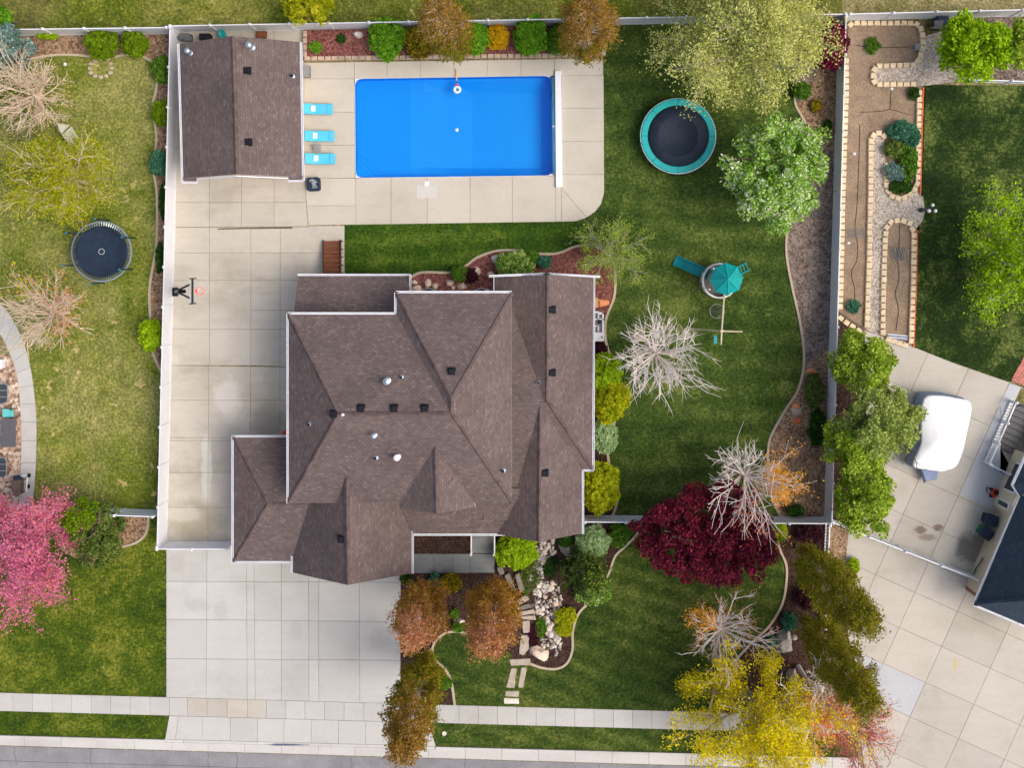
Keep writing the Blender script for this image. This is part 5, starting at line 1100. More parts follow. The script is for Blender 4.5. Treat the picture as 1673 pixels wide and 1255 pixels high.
# ------------------------------------------------------------------ vegetation
def unit(rng, n):
    v = rng.normal(size=(n, 3)); return v / np.linalg.norm(v, axis=1, keepdims=True)
def leaf_mesh(name, C, size, tint, mat, rng, org, flat=0.22, aspect=0.55):
    """one small diamond leaf for every centre in C"""
    n = len(C); nr = unit(rng, n); nr[:, 2] = np.abs(nr[:, 2]) + flat; nr /= np.linalg.norm(nr, axis=1, keepdims=True)
    t = np.cross(nr, unit(rng, n)); t /= np.linalg.norm(t, axis=1, keepdims=True) + 1e-9; b_ = np.cross(nr, t)
    L = (size * rng.uniform(0.65, 1.35, n))[:, None]
    V = np.stack([C - t * L, C + b_ * L * aspect, C + t * L, C - b_ * L * aspect], 1).reshape(-1, 3) - np.array(org)
    me = bpy.data.meshes.new(name); me.vertices.add(4 * n); me.vertices.foreach_set('co', V.astype(np.float32).ravel())
    me.loops.add(4 * n); me.loops.foreach_set('vertex_index', np.arange(4 * n, dtype=np.int32))
    me.polygons.add(n); me.polygons.foreach_set('loop_start', np.arange(0, 4 * n, 4, dtype=np.int32)); me.polygons.foreach_set('loop_total', np.full(n, 4, dtype=np.int32))
    at = me.attributes.new('tint', 'FLOAT', 'POINT'); at.data.foreach_set('value', np.repeat(np.clip(tint, 0, 1), 4).astype(np.float32))
    me.materials.append(MAT[mat]); me.update(); me.validate(); return me
def tube_mesh(name, lines, mat, org, seg=5):
    """lines: (points, r0, r1); all limbs of one tree as one wooden skin"""
    V = []; F = []; n0 = 0; ang = np.arange(seg) * 2 * np.pi / seg; ca, sa = np.cos(ang), np.sin(ang)
    for pts, ra, rb_ in lines:
        p = np.asarray(pts, float); k = len(p); d = np.gradient(p, axis=0); d /= np.linalg.norm(d, axis=1, keepdims=True) + 1e-9
        ref = np.array([0.31, 0.17, 0.93]) if abs(d[0, 2]) < 0.8 else np.array([1.0, 0.1, 0.0])
        a = np.cross(d, ref); a /= np.linalg.norm(a, axis=1, keepdims=True) + 1e-9; b_ = np.cross(d, a)
        r = np.linspace(ra, rb_, k)[:, None, None]
        V.append((p[:, None, :] + r * (a[:, None, :] * ca[None, :, None] + b_[:, None, :] * sa[None, :, None])).reshape(-1, 3))
        i = np.arange(k - 1)[:, None] * seg + n0; j = np.arange(seg)[None, :]; j2 = (j + 1) % seg
        F.append(np.stack([i + j, i + j2, i + seg + j2, i + seg + j], 2).reshape(-1, 4)); n0 += k * seg
    V = np.concatenate(V) - np.array(org); F = np.concatenate(F)
    me = bpy.data.meshes.new(name); me.vertices.add(len(V)); me.vertices.foreach_set('co', V.astype(np.float32).ravel())
    me.loops.add(F.size); me.loops.foreach_set('vertex_index', F.astype(np.int32).ravel())
    me.polygons.add(len(F)); me.polygons.foreach_set('loop_start', np.arange(0, F.size, 4, dtype=np.int32)); me.polygons.foreach_set('loop_total', np.full(len(F), 4, dtype=np.int32))
    me.materials.append(MAT[mat]); me.update(); me.validate(); return me
def curve(p0, d, L, rng, bend, lift, k=5):
    pts = [np.array(p0, float)]; d = d / np.linalg.norm(d)
    for i in range(k):
        d = d + rng.normal(size=3) * bend + np.array([0, 0, lift]) / k; d /= np.linalg.norm(d); pts.append(pts[-1] + d * L / k)
    return np.array(pts)
def skeleton(rng, base, top, rx, ry, z0, n1=14, n2=6, n3=4, lift=0.3, bend=0.12, r0=0.16, rmin=0.018, elev=(15, 70), lean=(0, 0)):
    """trunk, limbs, branches, twigs; returns the lines and the outer twig points"""
    base = np.array(base, float); lines = []; tips = []; zt = z0 + (top - z0) * 0.35
    lx, ly = lean
    lines.append((np.array([base, base + [lx * z0, ly * z0, z0], base + [lx * zt, ly * zt, zt]]), r0, r0 * 0.55))
    for i in range(n1):
        az = i * 2.39996 + rng.uniform(-0.35, 0.35); zz = z0 + (zt - z0) * rng.uniform(0.0, 1.0)
        el = math.radians(rng.uniform(*elev)); st = base + np.array([lx * zz, ly * zz, zz])
        ce = math.cos(el); dv = np.array([math.cos(az) * ce, math.sin(az) * ce, math.sin(el)])
        R = 1 / math.sqrt((math.cos(az) / rx) ** 2 + (math.sin(az) / ry) ** 2); Lh = R / max(ce, 0.35) * rng.uniform(0.72, 1.0); L = min(Lh, (top - zz) / max(0.2, math.sin(el)) * 1.15)
        r1_ = r0 * rng.uniform(0.3, 0.48); ln = curve(st, dv, L, rng, bend, lift, 6); lines.append((ln, r1_, rmin * 1.2)); tips.append(ln[-1])
        for j in range(n2):
            t = rng.uniform(0.25, 0.95); idx = min(5, int(t * 6)); fr = t * 6 - idx; p = ln[idx] * (1 - fr) + ln[idx + 1] * fr
            dd_ = ln[idx + 1] - ln[idx]; dd_ /= np.linalg.norm(dd_); sd2 = dd_ + unit(rng, 1)[0] * 0.75; L2 = L * rng.uniform(0.22, 0.45)
            l2 = curve(p, sd2, L2, rng, bend * 1.2, lift * 0.7, 4); lines.append((l2, max(rmin * 1.3, r1_ * 0.4), rmin)); tips.append(l2[-1])
            for k in range(n3):
                q = l2[rng.integers(1, 5)]; d3 = (l2[-1] - l2[0]); d3 = d3 / np.linalg.norm(d3) + unit(rng, 1)[0] * 0.7
                l3 = curve(q, d3, L2 * rng.uniform(0.3, 0.6), rng, bend, lift * 0.5, 3); lines.append((l3, rmin * 0.85, rmin * 0.4)); tips.append(l3[-1]); tips.append(l3[1])
    return lines, np.array(tips)
def around(rng, pts, n, s):
    c = pts[rng.integers(0, len(pts), n)]; return c + rng.normal(size=(n, 3)) * s
def put(name, label, cat, base, woods, crowns, group=None):
    """woods: (lines, material); crowns: list of (centres, size, tint, material)"""
    t = thing(name, label, cat, base, group); org = WL[t.name]; rng = RNG
    if woods: link('trunk' if cat == 'tree' else 'stem', tube_mesh('trunk', woods[0], woods[1], org), t)
    for C, size, tint, mat in crowns:
        C = C[C[:, 2] > 0.05]; tint = tint[:len(C)]
        link('crown' if cat == 'tree' else 'foliage', leaf_mesh('crown', C, size, tint, mat, rng, org), t)
    return t
def tints(n, rng, spread=0.22, mid=0.5): return np.clip(rng.normal(mid, spread, n), 0, 1)

def clump_cloud(rng, c, r, nc, rc, per, fill=0.25, zmin=-0.35, rough=0.3):
    """leaf clumps spread over and inside an ellipsoid: lumpy outline with gaps between the clumps"""
    u = unit(rng, nc * 3); u = u[u[:, 2] > zmin][:nc]; nc = len(u)
    rad = np.where(rng.random(nc) < fill, rng.uniform(0.3, 0.75, nc), rng.uniform(0.78, 1.0, nc))
    off = Vector(rng.uniform(-40, 40, 3)); lob = np.array([1.0 + rough * mnoise.noise(Vector(d) * 1.6 + off) for d in u])
    cc = np.array(c) + u * (rad * lob)[:, None] * (np.array(r) - rc * 0.45)
    rcs = rc * rng.uniform(0.6, 1.25, nc); ct = rng.normal(0, 0.13, nc)
    k = np.repeat(np.arange(nc), per); v = unit(rng, len(k)); v[:, 2] = np.where(rng.random(len(k)) < 0.7, np.abs(v[:, 2]), v[:, 2])
    C = cc[k] + v * (rcs[k] * rng.uniform(0.55, 1.05, len(k)))[:, None] * np.array([1, 1, 0.8])
    return C, ct[k] + np.clip(rng.normal(0.5, 0.27, len(k)), 0, 1)
def shrub(px, py, rpx, h, pal, label, name='shrub', ry=None, leaf=0.07, dens=1.0, group='shrubs', lump=0.3, zc=None, fill=0.25, cat='shrub', z=0.0):
    rng = RNG; c = P(px, py, h * 0.55 + z); s = 1 - (h * 0.55) / CAMH; rx, ry_ = M(rpx) * s * 1.08, M(ry or rpx) * s * 1.08
    area = 4 * math.pi * ((rx * ry_ * h / 2) ** (2 / 3)); rc = max(0.1, lump * 0.68 * min(rx, ry_)); nc = int(min(420, max(14, 2.2 * area / (math.pi * rc * rc)))); per = int(min(200, max(24, dens * 9.0 * rc * rc / (leaf * leaf) * 0.7)))
    C, t_ = clump_cloud(rng, (c.x, c.y, z + h * 0.5), (rx, ry_, h * 0.52), nc, rc, per, fill)
    base = (c.x, c.y, z); lines = []
    for i in range(9):
        a = i * 2.4; e = np.array([c.x + rx * 0.7 * math.cos(a), c.y + ry_ * 0.7 * math.sin(a), z + h * rng.uniform(0.6, 0.9)]); b0 = np.array(base, float); m_ = (b0 + e) / 2 + [0, 0, h * 0.12]
        lines.append((np.array([b0, m_, e]), 0.03, 0.01))
    return put(name, label, cat, base, (lines, 'bark'), [(C, leaf, t_, 'leaf_' + pal)], group)

G1, G2 = 'shrubs in the left neighbour bed', 'shrubs in the red mulch bed behind the pool'
for a in (
    (167, 70, 25, 1.6, 'globe', 'large round clipped green shrub by the left rear fence', 'globe_shrub', None, 0.06, 1.3, G1, 0.2),
    (221, 71, 20, 1.4, 'globe', 'smaller round clipped green shrub nearest the rear fence corner', 'globe_shrub', None, 0.06, 1.3, G1, 0.2),
    (265, 114, 17, 1.2, 'mid', 'mid green shrub first below the fence corner on the left bed', 'shrub', 21, 0.07, 1, G1, 0.3),
    (265, 185, 16, 1.1, 'globe', 'rounded olive green shrub halfway beside the pool house fence', 'shrub', 20, 0.06, 1.1, G1, 0.25),
    (262, 266, 17, 1.0, 'bluegreen', 'blue green leafy shrub beside the left fence near the pool house', 'shrub', 18, 0.08, 0.8, G1, 0.3),
    (268, 330, 7, 0.6, 'deep', 'low dark green ground plant along the left fence', 'ground_plant', 28, 0.07, 0.7, G1, 0.5),
    (262, 420, 6, 0.5, 'deep', 'thin dark ground plant along the fence opposite the basketball hoop', 'ground_plant', 24, 0.07, 0.6, G1, 0.5),
    (247, 548, 22, 1.3, 'lime', 'bright lime shrub against the left fence', 'lime_shrub', 25, 0.07, 1.2, G1, 0.28),
    (78, 57, 16, 0.7, 'lime', 'low lime plant against the left rear fence', 'shrub', 6, 0.07, 1, G1, 0.4),
    (516, 76, 10, 0.6, 'bright', 'small bright green shrub at the left end of the red mulch bed', 'small_shrub', 9, 0.05, 1, G2, 0.4),
    (558, 63, 7, 0.5, 'deep', 'small dark green shrub beside the pale rock in the red mulch bed', 'small_shrub', 8, 0.05, 1, G2, 0.4),
    (632, 62, 27, 2.0, 'bright', 'tall bright green shrub leftmost of the big shrubs behind the pool', 'tall_shrub', 32, 0.07, 1.2, G2, 0.26),
    (687, 66, 25, 1.6, 'darkyellow', 'dark green shrub with yellow flowers beneath the left brown tree', 'flowering_shrub', 25, 0.07, 0.7, G2, 0.28),
    (776, 60, 20, 1.7, 'bright', 'bright green shrub between the brown tree and the orange shrub', 'tall_shrub', 24, 0.07, 1.1, G2, 0.28),
    (867, 57, 26, 2.0, 'bright', 'tall bright green shrub right of the orange flowering shrub', 'tall_shrub', 31, 0.07, 1.2, G2, 0.26),
    (913, 64, 24, 1.4, 'mid', 'sparse dark green shrub beneath the right brown tree', 'sparse_shrub', 24, 0.06, 0.5, G2, 0.26)):
    shrub(*a[:12])
shrub(812, 60, 18, 1.2, 'forsythia', 'orange yellow flowering shrub in the red mulch bed', 'forsythia', 20, 0.055, 0.45, G2, 0.3)
G3, G4, G5 = 'shrubs around the house', 'plants in the dark front bed', 'plants in the vegetable garden'
for a in (
    (840, 432, 32, 1.2, 'flower', 'wide green shrub with cream flowers north of the house', 'flowering_shrub', 21, 0.06, 1.1, G3, 0.24),
    (866, 420, 14, 0.8, 'mid', 'mid green shrub tucked behind the cream flowering shrub', 'shrub', 12, 0.06, 1, G3, 0.35),
    (889, 428, 11, 0.8, 'bluegreen', 'small blue green shrub beside the curved north edging', 'small_shrub', 10, 0.05, 0.9, G3, 0.35),
    (752, 447, 14, 0.8, 'mid', 'green shrub beside the purple leaved shrub among boulders', 'shrub', 12, 0.06, 0.9, G3, 0.35),
    (770, 450, 10, 0.7, 'purple', 'dark purple leaved shrub among the pale boulders', 'purple_shrub', 12, 0.05, 1, G3, 0.35),
    (982, 574, 9, 0.9, 'purple', 'dark maroon shrub below the white well cover', 'purple_shrub', 12, 0.05, 0.9, G3, 0.35),
    (988, 608, 24, 2.0, 'lime', 'tall lime green shrub under the bare white tree', 'tall_shrub', 30, 0.07, 1.3, G3, 0.24),
    (997, 655, 29, 2.1, 'yellowgreen', 'large yellow green shrub beside the east wall', 'tall_shrub', 33, 0.07, 1.3, G3, 0.24),
    (988, 712, 19, 1.3, 'sage', 'pale sage green shrub between two yellow green shrubs', 'sage_shrub', 28, 0.06, 1.2, G3, 0.25),
    (982, 798, 30, 2.0, 'yellowgreen', 'large round yellow green shrub behind the white cross fence', 'tall_shrub', 40, 0.07, 1.3, G3, 0.24),
    (969, 885, 25, 1.5, 'sage', 'round pale sage shrub in the front bed below the fence', 'sage_shrub', 26, 0.06, 1.2, G3, 0.24),
    (843, 902, 32, 1.6, 'lime', 'wide lime green shrub beside the front steps', 'lime_shrub', 26, 0.07, 1.3, G3, 0.24),
    (925, 885, 14, 0.7, 'deep', 'low dark green shrub under the south gable', 'shrub', 9, 0.06, 0.9, G3, 0.35),
    (1010, 876, 16, 0.7, 'mid', 'loose green plant in the front bed near the curved edging', 'leafy_plant', 18, 0.08, 0.6, G4, 0.35),
    (1029, 864, 9, 0.6, 'mid', 'small green plant below the cross fence', 'leafy_plant', 12, 0.07, 0.6, G4, 0.4),
    (925, 1008, 17, 0.7, 'yellowgreen', 'low yellow green juniper upper of the pair by the rock bed', 'juniper', 14, 0.06, 1.1, G4, 0.3),
    (921, 1029, 13, 0.6, 'yellowgreen', 'low yellow green juniper lower of the pair by the rock bed', 'juniper', 11, 0.06, 1.1, G4, 0.35),
    (736, 953, 17, 0.9, 'darkyellow', 'small yellow flowering shrub in front of the grey walk', 'flowering_shrub', 15, 0.06, 0.6, G4, 0.3),
    (710, 951, 10, 0.6, 'bluegreen', 'spiky dark green plant at the corner of the grey walk', 'spiky_plant', 13, 0.08, 0.5, G4, 0.4),
    (664, 946, 9, 0.6, 'deep', 'dark green plant beside the top of the front driveway', 'leafy_plant', 8, 0.07, 0.7, G4, 0.4),
    (742, 1003, 7, 0.5, 'mid', 'small green plant between the two rust coloured trees', 'small_shrub', 8, 0.05, 0.8, G4, 0.4),
    (749, 1025, 11, 0.5, 'mid', 'low green plant above the round lawn edging', 'small_shrub', 8, 0.05, 0.8, G4, 0.4),
    (699, 1077, 12, 0.6, 'mid', 'low green shrub inside the lawn edging by the driveway tree', 'small_shrub', 11, 0.06, 0.9, G4, 0.4),
    (726, 1117, 13, 0.5, 'mid', 'low green shrub beside the pointed rock near the sidewalk', 'small_shrub', 10, 0.06, 0.9, G4, 0.4),
    (1289, 1016, 12, 0.6, 'bluegreen', 'blue green leafy plant above the grey boulder', 'leafy_plant', 13, 0.09, 0.6, G4, 0.4),
    (1260, 1050, 8, 0.5, 'bluegreen', 'small blue green plant left of the grey boulder', 'leafy_plant', 10, 0.08, 0.5, G4, 0.4),
    (1273, 868, 11, 0.9, 'lime', 'lime green shrub at the right edge of the red maple', 'lime_shrub', 16, 0.06, 1.1, G4, 0.3),
    (1322, 872, 20, 0.9, 'purple', 'dark maroon shrub below the corner of the cross fence', 'purple_shrub', 16, 0.06, 0.8, G4, 0.3),
    (1322, 978, 22, 1.0, 'purple', 'dark maroon shrub between the two olive columnar trees', 'purple_shrub', 18, 0.06, 0.8, G4, 0.3),
    (1360, 1000, 13, 0.8, 'purple', 'maroon shrub on the driveway side of the picket fence', 'purple_shrub', 22, 0.06, 0.5, G4, 0.3),
    (1394, 925, 9, 0.7, 'lime', 'lime green shrub upper one beside the neighbour driveway', 'lime_shrub', 13, 0.06, 1.1, G4, 0.35),
    (1368, 985, 12, 0.7, 'lime', 'lime green shrub lower one beside the neighbour driveway', 'lime_shrub', 9, 0.06, 1.1, G4, 0.35),
    (1470, 214, 19, 0.8, 'bluegreen', 'feathery blue green plant at the top of the planted garden bed', 'leafy_plant', 16, 0.1, 0.6, G5, 0.35),
    (1489, 222, 13, 0.7, 'bluegreen', 'blue green plant spilling over the garden blocks', 'leafy_plant', 18, 0.09, 0.6, G5, 0.35),
    (1461, 243, 15, 0.6, 'olive', 'olive grassy plant left of centre in the planted garden bed', 'leafy_plant', 13, 0.09, 0.6, G5, 0.35),
    (1484, 266, 15, 0.7, 'mid', 'tall green plant right of centre in the planted garden bed', 'leafy_plant', 30, 0.06, 0.9, G5, 0.35),
    (1462, 282, 17, 0.6, 'spruce', 'grey green plant at the lower left of the planted garden bed', 'leafy_plant', 15, 0.06, 0.8, G5, 0.35),
    (1472, 305, 18, 0.5, 'deep', 'dark green plant at the rounded end of the planted garden bed', 'leafy_plant', 11, 0.06, 0.8, G5, 0.4),
    (1425, 74, 12, 0.35, 'mid', 'thin green sprouts in the rear garden bed', 'sprouts', 14, 0.05, 0.25, G5, 0.4),
    (1493, 152, 8, 0.5, 'deep', 'small dark plant by the orange brick edging', 'leafy_plant', 10, 0.06, 0.7, G5, 0.4),
    (1395, 501, 10, 0.4, 'bluegreen', 'small blue green sprouts near the end of the west garden bed', 'sprouts', 10, 0.06, 0.3, G5, 0.4)):
    shrub(*a[:12])
G6 = 'plants in the right side bark bed'
for a in ((1310, 148, 14, 0.9, 'mid', 'green shrub at the edge of the pale loose tree', 'shrub', 13, 0.07, 0.9), (1334, 172, 9, 0.5, 'darkyellow', 'small rusty yellow plant in the right bark bed', 'small_shrub', 9, 0.06, 0.5), (1352, 203, 7, 0.5, 'deep', 'small dark green plant upper of two by the right fence', 'small_shrub', 7, 0.06, 0.9),
          (1338, 218, 7, 0.5, 'deep', 'small dark green plant lower of two above the white blossomed tree', 'small_shrub', 7, 0.06, 0.9), (1330, 640, 14, 0.8, 'olive', 'loose olive plant along the right fence below the bark', 'leafy_plant', 26, 0.08, 0.4), (1335, 700, 12, 0.7, 'deep', 'dark green plant beside the right fence near the bare tree', 'leafy_plant', 30, 0.08, 0.35), (1300, 835, 14, 0.7, 'deep', 'dark green plant in the corner above the cross fence', 'leafy_plant', 8, 0.07, 0.6)):
    shrub(*a[:10], group=G6, lump=0.35)
shrub(1357, 72, 27, 2.4, 'magenta', 'dark shrub with magenta blossoms at the rear fence corner', 'flowering_shrub', 38, 0.09, 0.6, 'shrubs in the right side bed', 0.26)
shrub(968, 965, 30, 1.1, 'flower', 'loose yellow green shrub overhanging the curved front edging', 'flowering_shrub', 24, 0.08, 0.5, G4, 0.3)
shrub(865, 945, 18, 0.25, 'olive', 'low mossy ground cover beside the stone steps', 'ground_cover', 28, 0.06, 0.5, G4, 0.5)
shrub(900, 928, 12, 0.2, 'deep', 'dark ground cover between the upper creek stones', 'ground_cover', 16, 0.06, 0.5, G4, 0.5)
shrub(884, 1025, 10, 0.2, 'mid', 'low green ground cover among the lower creek stones', 'ground_cover', 16, 0.06, 0.5, G4, 0.5)
shrub(872, 1040, 8, 0.2, 'purple', 'low reddish ground cover beside the stone steps', 'ground_cover', 18, 0.05, 0.4, G4, 0.5)

# ---- trees
def dense_tree(px, py, rpx, rypx, top, zlow, pal, label, name, leaf=0.11, nc=130, rc=0.5, per=80, bark='bark', group='broadleaf trees', fill=0.3, r0=0.16):
    zc = (top + zlow) / 2; c = P(px, py, zc); s = 1 - zc / CAMH; rx, ry_ = M(rpx) * s, M(rypx) * s
    C, t_ = clump_cloud(RNG, (c.x, c.y, zc), (rx, ry_, (top - zlow) / 2), nc, rc, per, fill, -0.5, 0.5)
    L, tips = skeleton(RNG, (c.x, c.y, 0), top * 0.9, rx * 0.85, ry_ * 0.85, max(0.8, zlow * 0.7), 10, 4, 2, r0=r0)
    return put(name, label, 'tree', (c.x, c.y, 0), (L, bark), [(C, leaf, t_, 'leaf_' + pal)], group)
dense_tree(1272, 283, 84, 90, 6.6, 1.8, 'pear', 'white blossomed green tree on the right side of the back lawn', 'pear_tree', 0.1, 230, 0.5, 100)
dense_tree(1158, 878, 112, 82, 6.0, 1.6, 'maple', 'dark red maple standing over the white cross fence', 'red_maple', 0.1, 300, 0.5, 110, fill=0.35)
dense_tree(1408, 592, 50, 48, 6.4, 2.0, 'neighbour', 'green tree topmost of the three along the neighbour driveway', 'green_tree', 0.1, 110, 0.45, 85, group='trees along the neighbour driveway')
dense_tree(1436, 690, 62, 62, 7.0, 2.0, 'neighbourpale', 'pale green tree middle of the three, touching the covered boat', 'green_tree', 0.1, 130, 0.5, 85, group='trees along the neighbour driveway')
dense_tree(1393, 728, 50, 44, 6.2, 2.0, 'neighbour', 'green tree overhanging the right fence beside the pale green tree', 'green_tree', 0.1, 100, 0.45, 85, group='trees along the neighbour driveway')
dense_tree(1410, 810, 50, 58, 6.4, 1.8, 'neighbour', 'green tree nearest the low rail fence of the neighbour driveway', 'green_tree', 0.1, 110, 0.45, 85, group='trees along the neighbour driveway')
dense_tree(1592, 76, 62, 54, 5.0, 1.4, 'vivid', 'vivid green tree in the top right corner by the rear fence', 'green_tree', 0.12, 120, 0.5, 80, group='trees in the right neighbour garden')
dense_tree(1664, 70, 26, 40, 4.4, 1.4, 'neighbour', 'green tree at the top right edge behind the rail fence', 'green_tree', 0.11, 60, 0.45, 80, group='trees in the right neighbour garden')
dense_tree(125, 847, 31, 29, 3.8, 1.6, 'globe', 'dark green clipped tree with cloud shaped pads by the pink tree', 'cloud_tree', 0.06, 34, 0.42, 260, group='trees in the left front bed')
dense_tree(162, 880, 40, 46, 3.4, 0.3, 'olive', 'olive green bushy tree beside the clipped cloud tree', 'bushy_tree', 0.09, 90, 0.36, 90, group='trees in the left front bed')
dense_tree(8, 78, 42, 36, 4.5, 0.2, 'spruce', 'blue grey spruce at the left edge of the photograph', 'blue_spruce', 0.1, 110, 0.36, 90, group='conifers')
dense_tree(503, 8, 42, 28, 4.5, 1.5, 'leafleft', 'yellow green tree in the field behind the pool house', 'field_tree', 0.13, 60, 0.4, 45, group='trees in the rear field')
dense_tree(8, 28, 12, 18, 2.5, 0.4, 'bright', 'bright green bush beyond the fence at the top left corner', 'field_bush', 0.09, 30, 0.3, 60, group='trees in the rear field')

def loose_tree(px, py, rpx, rypx, top, z0, pal, label, name, nleaf=9000, leaf=0.1, sig=0.22, bark='bark_grey', n=(16, 7, 4), group='loose trees', lift=0.25, elev=(12, 84), extra=None, r0=0.15, rmin=0.018, zc=None, spread=0.22, bend=0.12):
    zc = zc or (top * 0.62); c = P(px, py, zc); s = 1 - zc / CAMH; rx, ry_ = M(rpx) * s, M(rypx) * s
    L, tips = skeleton(RNG, (c.x, c.y, 0), top, rx, ry_, z0, *n, lift=lift, elev=elev, r0=r0, rmin=rmin, bend=bend); cr = []
    if nleaf:
        C = around(RNG, tips, nleaf, sig); cr.append((C, leaf, tints(nleaf, RNG, spread), 'leaf_' + pal))
    for (pal2, fn, nn, lf) in (extra or []):
        tp = tips[[fn(*( (p[0] - c.x) / rx, (p[1] - c.y) / ry_)) for p in tips]]
        if len(tp): cr.append((around(RNG, tp, nn, 0.16), lf, tints(nn, RNG), 'leaf_' + pal2))
    return put(name, label, 'tree', (c.x, c.y, 0), (L, bark), cr, group)
BG = 'bare branched trees'
loose_tree(1232, 60, 126, 104, 8.0, 2.2, 'willow', 'large pale yellow green tree over the rear fence', 'pale_tree', 42000, 0.075, 0.26, 'bark_grey', (26, 10, 5), 'loose trees', 0.2, (8, 86), r0=0.2)
loose_tree(1074, 580, 72, 74, 6.2, 1.5, 'tan', 'bare white branched tree in the middle of the back lawn', 'bare_tree', 0, 0, 0, 'bark_pale', (32, 7, 4), BG, 0.2, (6, 74), r0=0.15, rmin=0.015, bend=0.08)
loose_tree(1222, 782, 70, 62, 6.4, 1.5, 'tan', 'bare pinkish tree with orange leaves above the red maple', 'bare_tree', 0, 0, 0, 'bark_pale', (34, 6, 3), BG, 0.2, (5, 72), [('orangeleaf', lambda x, y: x > 0.45, 1700, 0.065), ('budorange', lambda x, y: abs(x + 0.1) < 0.3 and y < 0.1, 350, 0.06)], rmin=0.015, bend=0.07)
loose_tree(1182, 1036, 62, 60, 5.4, 1.4, 'tan', 'bare pale tree with orange buds on the front lawn edge', 'bare_tree', 0, 0, 0, 'bark_pale', (30, 5, 3), BG, 0.2, (5, 72), [('orangeleaf', lambda x, y: x < -0.3 and y > 0.2, 700, 0.06), ('budorange', lambda x, y: True, 450, 0.06)], rmin=0.015, bend=0.07)
loose_tree(48, 152, 66, 62, 5.2, 1.4, 'tan', 'bare tan tree nearest the top of the left lawn', 'bare_tree', 2200, 0.05, 0.2, 'bark_tan', (32, 8, 4), BG, 0.15, (4, 75), rmin=0.011, bend=0.07)
loose_tree(76, 514, 62, 66, 5.0, 1.4, 'tan', 'bare tan tree beside the curved path on the left lawn', 'bare_tree', 300, 0.06, 0.2, 'bark_tan', (32, 8, 4), BG, 0.15, (4, 75), [('budorange', lambda x, y: x > 0.3 or y > 0.5, 500, 0.06), ('leafleft', lambda x, y: y > 0.4 and x < 0.1, 500, 0.07)], rmin=0.011, bend=0.07)
loose_tree(108, 292, 84, 66, 5.0, 1.4, 'leafleft', 'yellow green loose tree beside the hammock', 'yellow_green_tree', 22000, 0.06, 0.24, 'bark_tan', (26, 8, 4), 'loose trees', 0.15, (10, 84))
loose_tree(996, 410, 52, 48, 3.0, 1.0, 'wisp', 'thin wispy green weeping tree at the corner of the north bed', 'weeping_tree', 5200, 0.055, 0.12, 'bark_grey', (26, 7, 3), 'loose trees', -0.5, (15, 70), rmin=0.01, r0=0.07)
loose_tree(1652, 425, 74, 84, 5.5, 1.4, 'vivid', 'feathery yellow green tree at the right edge of the dark lawn', 'feathery_tree', 16000, 0.085, 0.2, 'bark_grey', (22, 8, 4), 'loose trees', 0.0, (8, 86))
loose_tree(42, 895, 78, 92, 5.6, 1.4, 'redbud', 'pink blossoming tree over the left neighbour fence', 'redbud_tree', 16000, 0.07, 0.2, 'bark_pink', (24, 8, 4), 'flowering trees', 0.1, (8, 84), [('redbudtip', lambda x, y: x * x + y * y > 0.5, 2500, 0.06)])
loose_tree(1240, 1168, 146, 116, 6.4, 1.5, 'yellow', 'large yellow tree overhanging the sidewalk at the bottom right', 'yellow_tree', 30000, 0.07, 0.2, 'bark_grey', (24, 8, 4), 'loose trees', 0.1, (8, 86))
loose_tree(1398, 1196, 56, 62, 4.4, 1.0, 'pinkbud', 'pink budding tree beside the neighbour driveway', 'pink_tree', 3800, 0.05, 0.2, 'bark_pink', (22, 8, 4), 'flowering trees', 0.15, (8, 70), rmin=0.014)

def column_tree(bx, by, top, rad, pal, label, name, z0=1.2, pal2=None, n=15000, bark='bark_grey', leaf=0.07, group='columnar trees', bare=0.0, twig='bark_tan', split=0.55, lob=0.35):
    """upright narrow tree: limbs climbing close to the trunk, leaf clumps around them"""
    rng = RNG; b0 = np.array(P(bx, by)); L = [(np.array([b0, b0 + [0.05, 0, top * 0.5], b0 + [0, 0.05, top * 0.93]]), 0.16, 0.03)]; tips = []
    prof = lambda t: rad * (0.45 + 0.75 * math.sin(math.pi * min(1, t * 0.9 + 0.12)) ** 0.8) * (1.0 if t < 0.8 else max(0.25, 1 - (t - 0.8) * 3.2))
    for i in range(70):
        t = (i + rng.random()) / 70; z = z0 + (top - z0) * t * 0.93; a = i * 2.39996 + rng.uniform(-.3, .3); R = prof(t) * rng.uniform(0.75, 1.05) * (1 + lob * mnoise.noise(Vector((math.cos(a) * 1.2 + bx, math.sin(a) * 1.2 + by, t * 3.0))))
        e = b0 + np.array([math.cos(a) * R, math.sin(a) * R, min(top, z + rng.uniform(0.6, 1.5))]); s_ = b0 + np.array([0, 0, max(0.6, z - 0.4)])
        m_ = (s_ + e) / 2 + np.array([math.cos(a), math.sin(a), 0]) * R * 0.22; L.append((np.array([s_, m_, e]), 0.045, 0.014)); tips += [e, (m_ + e) / 2]
        for j in range(8):
            q = m_ + (e - m_) * rng.random(); d3 = unit(rng, 1)[0] * 0.5 + np.array([math.cos(a) * 0.5, math.sin(a) * 0.5, 0.8]); q2 = q + d3 * rng.uniform(0.3, 0.7); L.append((np.array([q, q2]), 0.014, 0.009)); tips.append(q2)
    tips = np.array(tips); C = around(rng, tips, n, 0.14); tt = tints(n, rng, 0.2)
    cr = []
    if pal2:
        ht = (C[:, 2] - z0) / (top - z0); w_ = ht + rng.normal(0, 0.16, n) > split
        cr.append((C[~w_], leaf, tt[~w_], 'leaf_' + pal)); keep = w_ & (rng.random(n) > bare); cr.append((C[keep], leaf * 0.9, tt[keep], 'leaf_' + pal2))
    else: cr.append((C, leaf, tt, 'leaf_' + pal))
    return put(name, label, 'tree', b0, (L, twig), cr, group)
